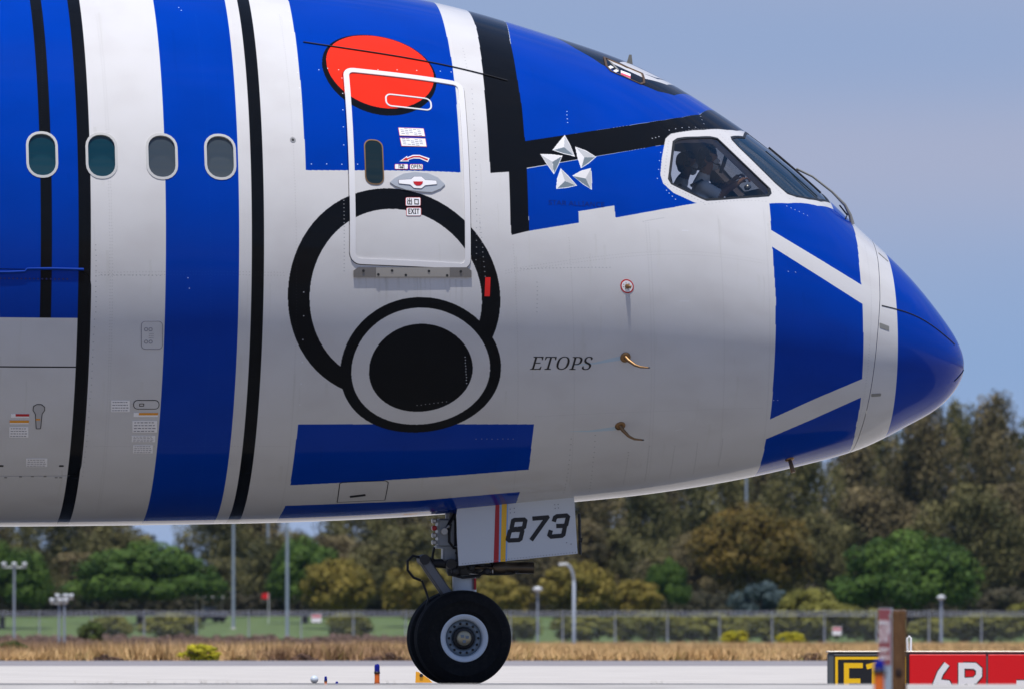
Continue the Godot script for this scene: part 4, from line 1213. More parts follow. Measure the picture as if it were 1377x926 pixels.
# ---------------------------------------------------------------- nose gear
func build_gear() -> void:
	var steel := mat("gear_grey", Color(0.56, 0.58, 0.6), 0.4, 0.2)
	var dirty := mat("gear_dirty", Color(0.22, 0.22, 0.22), 0.6, 0.3)
	var rubber := mat("tyre_rubber", Color.WHITE, 0.8, 0.0, 0.3)
	rubber.albedo_texture = noise_tex(0.02, [[0.0, Color(0.07, 0.072, 0.078)], [0.6, Color(0.1, 0.1, 0.105)], [1.0, Color(0.17, 0.16, 0.15)]], 41, 512, 5)
	rubber.uv1_triplanar = true
	rubber.uv1_scale = Vector3.ONE * 1.7
	var rimw := mat("rim_white", Color(0.84, 0.87, 0.89), 0.35)
	var rimd := mat("rim_grey", Color(0.46, 0.51, 0.55), 0.45, 0.3)
	var hose := mat("hose_black", Color(0.06, 0.06, 0.065), 0.5)
	var chrome := mat("oleo_chrome", Color(0.78, 0.8, 0.83), 0.15, 1.0)
	var wx := -0.562
	var wy := 0.487
	# strut
	var st := stool()
	var lean := Vector3(-0.03, 1.0, 0).normalized()
	var foot := Vector3(wx + 0.075, wy, 0)
	tube(st, [foot + lean * 0.72, foot + lean * 1.6], [0.14, 0.14], 20)
	tube(st, [foot + lean * 0.66, foot + lean * 0.70, foot + lean * 0.78, foot + lean * 0.8], [0.17, 0.185, 0.185, 0.16], 24)
	var gear := obj("nose_gear", done(st), dirty, jet)
	st = stool()
	tube(st, [foot + lean * 0.1, foot + lean * 0.67], [0.125, 0.125], 24)
	obj("oleo", done(st), mat("oleo_paint", Color(0.78, 0.82, 0.85), 0.35), gear)
	st = stool()
	box(st, Vector3(0.02, 0.12, 0.06), Transform3D(Basis(), foot + lean * 0.57 + Vector3(0.1, 0, 0.1)))
	obj("red_band", done(st), M.placard_red, gear)
	st = stool()
	tube(st, [Vector3(wx, wy, -0.42), Vector3(wx, wy, 0.42)], [0.07], 16)
	tube(st, [Vector3(wx, wy + 0.12, 0), Vector3(wx, wy - 0.1, 0)], [0.14, 0.12], 16)
	obj("axle", done(st), steel, gear)
	# torque link behind the strut
	st = stool()
	var ta := Vector3(-0.94, 1.312, 0)
	var tb := Vector3(-0.649, 0.891, 0)
	for s in [-1.0, 1.0]:
		var d := (tb - ta).normalized()
		box(st, Vector3((tb - ta).length(), 0.1, 0.05), Transform3D(Basis(d, Vector3(-d.y, d.x, 0), Vector3(0, 0, 1)), (ta + tb) / 2.0 + Vector3(0, 0, s * 0.09)), 0.012)
	obj("torque_link", done(st), mat("link_steel", Color(0.42, 0.43, 0.45), 0.4, 0.4), gear)
	st = stool()
	tube(st, [ta, Vector3(-0.814, 1.273, 0), Vector3(-0.602, 1.273, 0)], [0.05, 0.045, 0.06], 12)
	tube(st, [ta + Vector3(0, 0.0, -0.16), ta + Vector3(0, 0, 0.16)], [0.055], 14)
	tube(st, [Vector3(-0.664, 1.265, 0) + Vector3(0, 0, -0.2), Vector3(-0.664, 1.265, 0) + Vector3(0, 0, 0.22)], [0.055], 14)
	obj("link_arm", done(st), dirty, gear)
	# steering actuator lying forward of the strut
	st = stool()
	for s in [-0.16, 0.16]:
		tube(st, [Vector3(-0.476, 1.226, 0) + Vector3(0, 0, s), Vector3(-0.224, 1.227, 0) + Vector3(0, 0, s)], [0.022], 12)
		tube(st, [Vector3(-0.224, 1.227, 0) + Vector3(0, 0, s), Vector3(-0.201, 1.227, 0) + Vector3(0, 0, s), Vector3(-0.098, 1.227, 0) + Vector3(0, 0, s), Vector3(-0.09, 1.227, 0) + Vector3(0, 0, s), Vector3(0.059, 1.227, 0) + Vector3(0, 0, s), Vector3(0.067, 1.227, 0) + Vector3(0, 0, s), Vector3(0.209, 1.227, 0) + Vector3(0, 0, s)], [0.06, 0.075, 0.075, 0.058, 0.058, 0.062, 0.062], 16)
	obj("steering_actuator", done(st), mat("actuator_metal", Color(0.36, 0.32, 0.27), 0.35, 0.8), gear)
	st = stool()
	tube(st, [Vector3(-0.511, 1.312, 0.1), Vector3(-0.278, 1.304, 0.12), Vector3(-0.083, 1.312, 0.13), Vector3(0.169, 1.32, 0.13)], [0.016], 8)
	tube(st, [Vector3(-0.571, 1.171, 0.14), Vector3(-0.401, 1.156, 0.16), Vector3(-0.244, 1.187, 0.16)], [0.02], 8)
	obj("fluid_pipe", done(st), M.bare_metal, gear)
	st = stool()
	for q in [[Vector3(-0.555, 1.272, 0.2), 0.055], [Vector3(-0.451, 1.226, 0.19), 0.035], [Vector3(-0.341, 1.265, 0.19), 0.03], [Vector3(-0.625, 1.186, 0.2), 0.04], [Vector3(-0.406, 1.311, 0.2), 0.03], [Vector3(-0.288, 1.187, 0.2), 0.035]]:
		lathe(st, [Vector2(0, -0.05), Vector2(q[1], -0.05), Vector2(q[1], 0.03), Vector2(q[1] * 0.6, 0.045), Vector2(0, 0.045)], 14, Transform3D(Basis(Vector3.RIGHT, PI / 2), q[0]), false)
	box(st, Vector3(0.5, 0.05, 0.3), Transform3D(Basis(Vector3(0, 0, 1), 0.06), Vector3(-0.319, 1.242, 0)), 0.01)
	box(st, Vector3(0.1, 0.16, 0.34), Transform3D(Basis(), Vector3(-0.57, 1.234, 0)), 0.02)
	obj("lug", done(st), dirty, gear)
	st = stool()
	tube(st, [Vector3(-0.628, 1.389, 0.22), Vector3(-0.55, 1.342, 0.23), Vector3(-0.41, 1.35, 0.24), Vector3(-0.316, 1.28, 0.24)], [0.012], 8)
	obj("hose", done(st), hose, gear)
	st = stool()
	tube(st, [Vector3(-0.67, 1.155, 0.18), Vector3(-0.547, 1.124, 0.2), Vector3(-0.374, 1.14, 0.2), Vector3(-0.311, 1.202, 0.2)], [0.014], 8)
	obj("hose", done(st), hose, gear)
	st = stool()
	tube(st, [Vector3(-0.408, 1.171, 0.22), Vector3(-0.251, 1.155, 0.22), Vector3(-0.013, 1.163, 0.2), Vector3(0.066, 1.218, 0.2)], [0.01], 8)
	obj("hose", done(st), hose, gear)
	# junction box with indicator lamps and its wiring
	st = stool()
	box(st, Vector3(0.17, 0.3, 0.3), Transform3D(Basis(), Vector3(-0.712, 1.593, 0)), 0.02)
	box(st, Vector3(0.2, 0.16, 0.2), Transform3D(Basis(), Vector3(-0.641, 1.375, 0)), 0.02)
	box(st, Vector3(0.28, 0.025, 0.26), Transform3D(Basis(), Vector3(-0.672, 1.441, 0)))
	var jb := obj("junction_box", done(st), steel, gear)
	for i in 4:
		st = stool()
		box(st, Vector3(0.05, 0.05, 0.1), Transform3D(Basis(), Vector3(-0.83, 1.718, 0) + Vector3(0, -0.075 * i, 0.05)), 0.01)
		obj("lamp_unit", done(st), M.placard_red if i == 1 else M.bare_metal, jb)
	st = stool()
	tube(st, [Vector3(-0.828, 1.444, 0.05), Vector3(-0.843, 1.366, 0.05), Vector3(-0.851, 1.281, 0.05)], [0.013], 8)
	obj("hose", done(st), hose, gear)
	st = stool()
	tube(st, [Vector3(-0.978, 1.335, 0.06), Vector3(-1.056, 1.351, 0.06), Vector3(-1.111, 1.296, 0.06), Vector3(-1.111, 1.202, 0.06), Vector3(-1.049, 1.124, 0.06), Vector3(-0.97, 1.093, 0.06)], [0.014], 8)
	obj("hose", done(st), hose, gear)
	st = stool()
	tube(st, [Vector3(-0.962, 1.093, 0.06), Vector3(-0.915, 0.976, 0.06), Vector3(-0.891, 0.89, 0.06), Vector3(-0.923, 0.797, 0.06)], [0.012], 8)
	obj("hose", done(st), hose, gear)
	st = stool()
	tube(st, [Vector3(-0.668, 1.686, 0.16), Vector3(-0.685, 1.592, 0.17), Vector3(-0.685, 1.498, 0.17), Vector3(-0.636, 1.436, 0.16), Vector3(-0.572, 1.421, 0.15)], [0.014], 8)
	obj("hose", done(st), hose, gear)
	st = stool()
	tube(st, [Vector3(-0.614, 1.795, 0.1), Vector3(-0.668, 1.717, 0.16), Vector3(-0.716, 1.623, 0.17)], [0.018], 8)
	obj("hose", done(st), hose, gear)
	st = stool()
	tube(st, [Vector3(-0.738, 1.607, 0.16), Vector3(-0.685, 1.67, 0.17)], [0.022, 0.018], 8)
	lathe(st, [Vector2(0, -0.05), Vector2(0.035, -0.05), Vector2(0.035, 0.05), Vector2(0, 0.05)], 12, Transform3D(Basis(Vector3.RIGHT, PI / 2), Vector3(-0.74, 1.607, 0.17)), true)
	obj("valve", done(st), M.bare_metal, gear)
	# wheels
	for s in [1.0, -1.0]:
		var w := Node3D.new()
		w.name = "nose_wheel"
		w.position = Vector3(wx, wy, 0.33 * s)
		if s < 0.0: w.rotation.y = PI
		jet.add_child(w, true)
		var xf := Transform3D(Basis(Vector3.RIGHT, PI / 2), Vector3.ZERO)
		st = stool()
		var prof := [Vector2(0.235, -0.14), Vector2(0.25, -0.155), Vector2(0.27, -0.165), Vector2(0.285, -0.172), Vector2(0.288, -0.177), Vector2(0.296, -0.177), Vector2(0.3, -0.176), Vector2(0.33, -0.186), Vector2(0.385, -0.192), Vector2(0.388, -0.197), Vector2(0.396, -0.197), Vector2(0.4, -0.191), Vector2(0.44, -0.18), Vector2(0.475, -0.158), Vector2(0.495, -0.125)]
		for g in [-0.085, -0.03, 0.03, 0.085]:
			prof.append_array([Vector2(0.503, g - 0.009), Vector2(0.493, g - 0.006), Vector2(0.493, g + 0.006), Vector2(0.503, g + 0.009)])
		for i in range(14, -1, -1): prof.append(Vector2(prof[i].x, -prof[i].y))
		lathe(st, prof, 72, xf)
		obj("tyre", done(st), rubber, w)
		st = stool()
		lathe(st, [Vector2(0.235, -0.15), Vector2(0.235, 0.11)], 48, xf)
		lathe(st, [Vector2(0.258, 0.12), Vector2(0.258, 0.145), Vector2(0.25, 0.158), Vector2(0.236, 0.158), Vector2(0.205, 0.145), Vector2(0.197, 0.135), Vector2(0.193, 0.12), Vector2(0.19, 0.07)], 48, xf)
		obj("rim", done(st), rimw, w)
		st = stool()
		lathe(st, [Vector2(0.192, 0.07), Vector2(0.175, 0.085), Vector2(0.13, 0.085), Vector2(0.118, 0.07), Vector2(0.0, 0.06)], 48, xf)
		obj("wheel_disc", done(st), rimd, w)
		for i in 14:
			var a := TAU * i / 14
			st = stool()
			lathe(st, [Vector2(0.014, 0.07), Vector2(0.014, 0.1), Vector2(0.007, 0.108), Vector2(0, 0.108)], 6, Transform3D(xf.basis, Vector3(cos(a) * 0.155, sin(a) * 0.155, 0)), true)
			obj("wheel_bolt", done(st), M.window_seal, w)
		st = stool()
		lathe(st, [Vector2(0.118, 0.06), Vector2(0.115, 0.11), Vector2(0.1, 0.118), Vector2(0.0, 0.118)], 32, xf)
		obj("hub", done(st), hose, w)
		st = stool()
		lathe(st, [Vector2(0.078, 0.115), Vector2(0.077, 0.14), Vector2(0.065, 0.15), Vector2(0.0, 0.152)], 32, xf)
		obj("hub_cap", done(st), mat("cap_metal", Color(0.7, 0.66, 0.55), 0.4, 0.6), w)
		st = stool()
		for q in [[-0.02, 0.02], [0.03, 0.01], [0.0, -0.035]]:
			box(st, Vector3(0.035, 0.03, 0.006), Transform3D(Basis(), Vector3(q[0], q[1], 0.153)))
		obj("cap_mark", done(st), rimd, w)
	# doors
	var dz := 0.5
	var dp := pv([-0.622, 1.245, -0.641, 1.558, -0.646, 1.776, -0.639, 1.838, -0.61, 1.877, -0.551, 1.896, 0.592, 2, 0.632, 1.373])
	for s in [1.0, -1.0]:
		var xf := Transform3D(Basis(), Vector3(0, 0, dz - 0.035)) if s > 0.0 else Transform3D(Basis(), Vector3(0, 0, -dz))
		st = stool()
		prism(st, dp, 0.035, xf)
		var door := obj("gear_door", done(st), mat("gear_door_paint", Color(0.8, 0.82, 0.84), 0.3), jet)
		if s < 0.0: continue
		door.set_meta("label", "near nose gear door with number 873 and red and yellow stripes")
		var cuts := [[Vector3(-0.235, 1.923, 0.5), Vector3(-0.193, 1.927, 0.5), Vector3(-0.203, 1.286, 0.5), Vector3(-0.256, 1.281, 0.5)], [Vector3(-0.167, 1.929, 0.5), Vector3(-0.114, 1.934, 0.5), Vector3(-0.132, 1.292, 0.5), Vector3(-0.184, 1.287, 0.5)], [Vector3(-0.188, 1.928, 0.5), Vector3(-0.17, 1.929, 0.5), Vector3(-0.187, 1.287, 0.5), Vector3(-0.199, 1.286, 0.5)], [Vector3(-0.112, 1.934, 0.5), Vector3(-0.101, 1.935, 0.5), Vector3(-0.115, 1.293, 0.5), Vector3(-0.128, 1.293, 0.5)]]
		var inks := [mat("stripe_red", Color(0.68, 0.02, 0.08), 0.35), mat("stripe_yellow", Color(0.95, 0.73, 0.08), 0.35), mat("stripe_blue", Color(0.5, 0.68, 0.9), 0.35), M.get("stripe_blue")]
		inks[3] = M.stripe_blue
		for i in 4:
			st = stool()
			prism(st, PackedVector2Array(cuts[i].map(func(v): return Vector2(v.x, v.y))), 0.0025, Transform3D(Basis(), Vector3(0, 0, dz + 0.0004)))
			obj("stripe", done(st), inks[i], door)
		var strokes := [[Vector3(-0.007, 1.633, 0.5), Vector3(-0.056, 1.628, 0.5), Vector3(-0.065, 1.645, 0.5), Vector3(-0.05, 1.717, 0.5), Vector3(-0.033, 1.726, 0.5), Vector3(0.066, 1.73, 0.5), Vector3(0.079, 1.718, 0.5), Vector3(0.066, 1.653, 0.5), Vector3(0.05, 1.639, 0.5), Vector3(-0.003, 1.633, 0.5)], [Vector3(-0.025, 1.622, 0.5), Vector3(-0.071, 1.617, 0.5), Vector3(-0.086, 1.604, 0.5), Vector3(-0.107, 1.525, 0.5), Vector3(-0.091, 1.511, 0.5), Vector3(0.01, 1.516, 0.5), Vector3(0.029, 1.53, 0.5), Vector3(0.047, 1.608, 0.5), Vector3(0.038, 1.623, 0.5), Vector3(-0.021, 1.622, 0.5)], [Vector3(0.154, 1.74, 0.5), Vector3(0.311, 1.753, 0.5), Vector3(0.14, 1.514, 0.5)], [Vector3(0.379, 1.708, 0.5), Vector3(0.393, 1.752, 0.5), Vector3(0.414, 1.765, 0.5), Vector3(0.513, 1.773, 0.5), Vector3(0.529, 1.758, 0.5), Vector3(0.511, 1.679, 0.5), Vector3(0.493, 1.665, 0.5), Vector3(0.406, 1.663, 0.5)], [Vector3(0.481, 1.663, 0.5), Vector3(0.495, 1.647, 0.5), Vector3(0.481, 1.575, 0.5), Vector3(0.463, 1.561, 0.5), Vector3(0.353, 1.552, 0.5), Vector3(0.334, 1.569, 0.5), Vector3(0.349, 1.619, 0.5)]]
		for i in strokes.size():
			var pl := PackedVector2Array(strokes[i].map(func(v): return Vector2(v.x, v.y)))
			for o in Geometry2D.offset_polyline(pl, 0.0225, Geometry2D.JOIN_MITER, Geometry2D.END_BUTT):
				if Geometry2D.is_polygon_clockwise(o): continue
				st = stool()
				prism(st, o, 0.002 + 0.0006 * i, Transform3D(Basis(), Vector3(0, 0, dz + 0.0004)))
				obj("numeral_stroke", done(st), M.black_ink, door)
		st = stool()
		for i in 40:
			var q: Vector3 = Vector3(-0.583, 1.267, 0.5).lerp(Vector3(0.609, 1.388, 0.5), i / 39.0)
			box(st, Vector3(0.008, 0.008, 0.003), Transform3D(Basis(), Vector3(q.x, q.y, dz + 0.0015)))
		for p in [Vector3(-0.081, 1.839, 0.5), Vector3(-0.038, 1.847, 0.5), Vector3(-0.079, 1.8, 0.5), Vector3(-0.036, 1.806, 0.5), Vector3(0.39, 1.886, 0.5), Vector3(0.425, 1.889, 0.5), Vector3(0.394, 1.847, 0.5), Vector3(0.429, 1.852, 0.5), Vector3(0.515, 1.489, 0.5), Vector3(0.562, 1.474, 0.5)]:
			box(st, Vector3(0.01, 0.01, 0.003), Transform3D(Basis(), Vector3(p.x, p.y, dz + 0.0015)))
		obj("rivets", done(st), M.grey_ink, door).set_meta("kind", "stuff")
		st = stool()
		tube(st, [Vector3(0.661, 1.794, 0.4), Vector3(0.673, 1.365, 0.4)], [0.015], 6)
		tube(st, [Vector3(0.654, 1.521, 0.4), Vector3(0.693, 1.514, 0.4)], [0.025], 6)
		obj("edge_bar", done(st), M.gear_dirty, door)
	# wheel well seen under the belly
	st = stool()
	box(st, Vector3(1.4, 0.04, 0.9), Transform3D(Basis(Vector3(0, 0, 1), 0.085), Vector3(0.012, 1.969, 0) + Vector3(0, 0.0, 0)))
	obj("wheel_well", done(st), M.dark_gap, jet)


# ---------------------------------------------------------------- the airfield and what lies beyond
func field(lat: float, dep: float, y := 0.0) -> Vector3:
	# metres to the right of and away from the spot on the verge where the photographer stood
	return Vector3(-EYE_D * sin(YAW) + lat * cos(YAW) + dep * sin(YAW), y, EYE_D * cos(YAW) + lat * sin(YAW) - dep * cos(YAW))


const LAY := [[-2500.0, -1.4], [-60.0, -1.4], [0.0, -1.2], [60.0, -0.32], [80.0, 0.02], [87.0, 0.165], [90.0, 0.2024], [93.0, 0.15], [100.0, -0.2], [110.0, -0.3], [120.0, -0.3], [130.0, -0.1], [136.0, 0.0], [246.0, 0.0], [300.0, 0.0], [880.0, 0.0], [930.0, 0.1], [960.0, 0.5], [1000.0, 1.4], [1060.0, 2.1], [1600.0, 2.1], [4000.0, 3.0]]


func lie(dep: float) -> float:
	for i in LAY.size() - 1:
		if dep <= LAY[i + 1][0]:
			return lerpf(LAY[i][1], LAY[i + 1][1], clampf((dep - LAY[i][0]) / (LAY[i + 1][0] - LAY[i][0]), 0.0, 1.0))
	return 3.0


func sheet(called: String, d0: float, d1: float, m: Material, wide := 2500.0, lift := 0.0) -> void:
	var st := stool()
	st.set_smooth_group(0)
	var ds := [d0]
	for l in LAY:
		if l[0] > d0 and l[0] < d1: ds.append(l[0])
	ds.append(d1)
	var ls := [-wide, -300.0, -100.0, -30.0, 0.0, 30.0, 100.0, 300.0, wide]
	for i in ds.size() - 1:
		for j in ls.size() - 1:
			quad(st, field(ls[j], ds[i], lie(ds[i]) + lift), field(ls[j], ds[i + 1], lie(ds[i + 1]) + lift), field(ls[j + 1], ds[i + 1], lie(ds[i + 1]) + lift), field(ls[j + 1], ds[i], lie(ds[i]) + lift))
	tag(obj(called, done(st), m), "", "", "", "structure")


func crown(rng: RandomNumberGenerator, size: Vector3, shape: String, blobs: int, leaves: int, leaf: float, base: Color, tip: Color) -> ArrayMesh:
	# leaf sprays set round many small clumps that fill the crown's volume; base to tip is the range of leaf colours
	var verts := PackedVector3Array()
	var norms := PackedVector3Array()
	var cols := PackedColorArray()
	var cs := []
	for i in blobs:
		var d := Vector3(rng.randfn(), rng.randfn(), rng.randfn()).normalized() * pow(rng.randf(), 0.22)
		var c := d * 0.8
		var r := rng.randf_range(0.16, 0.3)
		if shape == "dome":
			c.y = absf(c.y) * 1.15 - 0.3 + rng.randf_range(-0.12, 0.05)
			r *= 0.85
		elif shape == "tall":
			c.y = rng.randf_range(-0.95, 0.92)
			var w := (0.55 + 0.45 * sin(PI * clampf((c.y + 1.0) / 2.0 * 1.1, 0, 1))) * (1.0 if c.y < 0.4 else 1.0 - 0.7 * (c.y - 0.4))
			var a := rng.randf() * TAU
			var q := sqrt(rng.randf()) * 0.85 * w
			c = Vector3(cos(a) * q, c.y, sin(a) * q)
			r = rng.randf_range(0.14, 0.3)
		elif shape == "shrub":
			c.y = c.y * 0.9
		cs.append([c, r, rng.randf()])
	var per := leaves / blobs
	for b in cs:
		var hue: float = b[2]
		for i in per:
			var d := Vector3(rng.randfn(), rng.randfn(), rng.randfn()).normalized()
			if shape != "tall" and d.y < -0.3 and rng.randf() < 0.6: d.y = -d.y
			var rr_: float = b[1] * (0.55 + 0.5 * sqrt(rng.randf()))
			var p: Vector3 = b[0] + d * rr_ * (Vector3(1, 1.25, 1) if shape == "tall" else Vector3.ONE)
			p *= size
			var n := (d + Vector3(rng.randfn(), rng.randfn(), rng.randfn()) * 0.28 + Vector3(0, 0.12, 0)).normalized()
			var u := n.cross(Vector3(rng.randfn(), rng.randfn(), rng.randfn())).normalized()
			if shape == "tall": u = (Vector3.DOWN + Vector3(rng.randfn(), rng.randfn(), rng.randfn()) * 0.5).normalized()
			var v := n.cross(u).normalized()
			n = u.cross(v).normalized()
			if n.dot(d) < 0.0: n = -n
			var l := leaf * rng.randf_range(0.6, 1.3)
			var k := 0.4 if shape == "tall" else 0.62
			var q := [p - u * l, p - v * l * k + n * l * 0.15, p + u * l, p + v * l * k + n * l * 0.1]
			var c := base.lerp(tip, clampf(hue * 0.7 + rng.randf() * 0.45 - 0.05, 0, 1))
			c = c * rng.randf_range(0.75, 1.2)
			var face: Vector3 = (q[1] - q[0]).cross(q[2] - q[0])
			for t in ([0, 1, 2, 0, 2, 3] if face.dot(n) < 0.0 else [0, 2, 1, 0, 3, 2]):
				verts.append(q[t])
				norms.append(n)
				cols.append(c)
	var arr := []
	arr.resize(Mesh.ARRAY_MAX)
	arr[Mesh.ARRAY_VERTEX] = verts
	arr[Mesh.ARRAY_NORMAL] = norms
	arr[Mesh.ARRAY_COLOR] = cols
	var m := ArrayMesh.new()
	m.add_surface_from_arrays(Mesh.PRIMITIVE_TRIANGLES, arr)
	return m


func trunk(rng: RandomNumberGenerator, h: float, r: float, spread: float, top: float, limbs: int) -> ArrayMesh:
	var st := stool()
	tube(st, [Vector3(0, -0.3, 0), Vector3(0.02 * h, h * 0.3, 0), Vector3(-0.01 * h, h * 0.65, 0.02 * h), Vector3(0.01 * h, h, 0)], [r * 1.25, r, r * 0.8, r * 0.5], 10)
	for i in limbs:
		var a := TAU * i / limbs + rng.randf()
		var y := h * rng.randf_range(0.55, 0.98)
		var e := Vector3(cos(a) * spread * rng.randf_range(0.5, 1), lerpf(y, top, rng.randf_range(0.5, 0.9)), sin(a) * spread * rng.randf_range(0.5, 1))
		tube(st, [Vector3(0, y, 0), Vector3(e.x * 0.5, lerpf(y, e.y, 0.6), e.z * 0.5), e], [r * 0.5, r * 0.35, r * 0.12], 7)
	return done(st)


func make_tree(called: String, rng: RandomNumberGenerator, size: Vector3, mid: float, shape: String, blobs: int, leaves: int, leaf: float, base: Color, tip: Color, bark: Material) -> Node3D:
	# a tree of its own real size, the crown's centre mid metres up
	var t := thing(called)
	obj("trunk", trunk(rng, mid - size.y * 0.2, maxf(0.06, size.x * 0.045), size.x * 0.6, mid + size.y * 0.5, 7), bark, t)
	obj("crown", crown(rng, size, shape, blobs, leaves, leaf, base, tip), M.leaf, t, Vector3(0, mid, 0))
	return t


func scatter(called: String, mesh: Mesh, m: Material, spots: Array) -> void:
	# spots: [position, turn, scale, colour]
	var mm := MultiMesh.new()
	mm.transform_format = MultiMesh.TRANSFORM_3D
	mm.use_colors = true
	mm.mesh = mesh
	mm.instance_count = spots.size()
	for i in spots.size():
		var s: Array = spots[i]
		mm.set_instance_transform(i, Transform3D(Basis(Vector3.UP, s[1]).scaled(s[2]), s[0]))
		mm.set_instance_color(i, s[3])
	var o := MultiMeshInstance3D.new()
	o.name = numbered(called)
	o.multimesh = mm
	o.material_override = m
	add_child(o, true)
	tag(o, "", "", "", "stuff")


func tuft(rng: RandomNumberGenerator, blades: int, h: float, spread: float, wide: float) -> ArrayMesh:
	var verts := PackedVector3Array()
	var norms := PackedVector3Array()
	for i in blades:
		var a := rng.randf() * TAU
		var p := Vector3(cos(a), 0, sin(a)) * spread * rng.randf()
		var e := p + Vector3(rng.randfn() * h * 0.35, h * rng.randf_range(0.5, 1.1), rng.randfn() * h * 0.35)
		var s := Vector3(-sin(a * 3.0), 0, cos(a * 3.0)) * wide
		var n := s.cross(e - p).normalized()
		n = (n if n.y > 0.0 else -n) + Vector3(0, 0.6, 0)
		var up := n.y > 0.0
		for v in ([p + s, e, p - s] if up else [p - s, e, p + s]):
			verts.append(v)
			norms.append(n.normalized())
	var arr := []
	arr.resize(Mesh.ARRAY_MAX)
	arr[Mesh.ARRAY_VERTEX] = verts
	arr[Mesh.ARRAY_NORMAL] = norms
	var m := ArrayMesh.new()
	m.add_surface_from_arrays(Mesh.PRIMITIVE_TRIANGLES, arr)
	return m


func build_ground() -> void:
	var pale := textured("pale_concrete", 0.02, [[0.0, lin(0.3, 0.29, 0.275)], [0.5, lin(0.42, 0.405, 0.385)], [1.0, lin(0.5, 0.485, 0.46)]], 0.11, 0.9, 3)
	var pave := textured("taxiway_concrete", 0.015, [[0.0, lin(0.4, 0.38, 0.355)], [0.5, lin(0.5, 0.475, 0.445)], [1.0, lin(0.56, 0.535, 0.5)]], 0.07, 0.85, 4)
	var tar := textured("shoulder_asphalt", 0.02, [[0.0, lin(0.2, 0.19, 0.2)], [1.0, lin(0.3, 0.285, 0.295)]], 0.09, 0.9, 5)
	var dry := textured("dry_earth", 0.02, [[0.0, lin(0.155, 0.118, 0.078)], [0.5, lin(0.225, 0.175, 0.118)], [1.0, lin(0.3, 0.24, 0.165)]], 0.08, 1.0, 6)
	var lawn := textured("fairway_grass", 0.02, [[0.0, lin(0.06, 0.09, 0.03)], [0.5, lin(0.09, 0.135, 0.045)], [1.0, lin(0.13, 0.17, 0.06)]], 0.05, 1.0, 7)
	sheet("ground", -2500.0, 84.0, dry)
	sheet("service_road", 84.0, 94.0, pale)
	sheet("verge", 94.0, 132.0, dry)
	sheet("taxiway", 132.0, 152.5, textured("taxiway_asphalt", 0.02, [[0.0, lin(0.15, 0.142, 0.13)], [1.0, lin(0.22, 0.208, 0.19)]], 0.09, 0.9, 12))
	sheet("taxiway", 152.5, 246.0, pave)
	sheet("taxiway_shoulder", 246.0, 300.0, tar)
	sheet("dry_field", 300.0, 926.0, dry)
	sheet("lawn", 926.0, 4000.0, lawn)


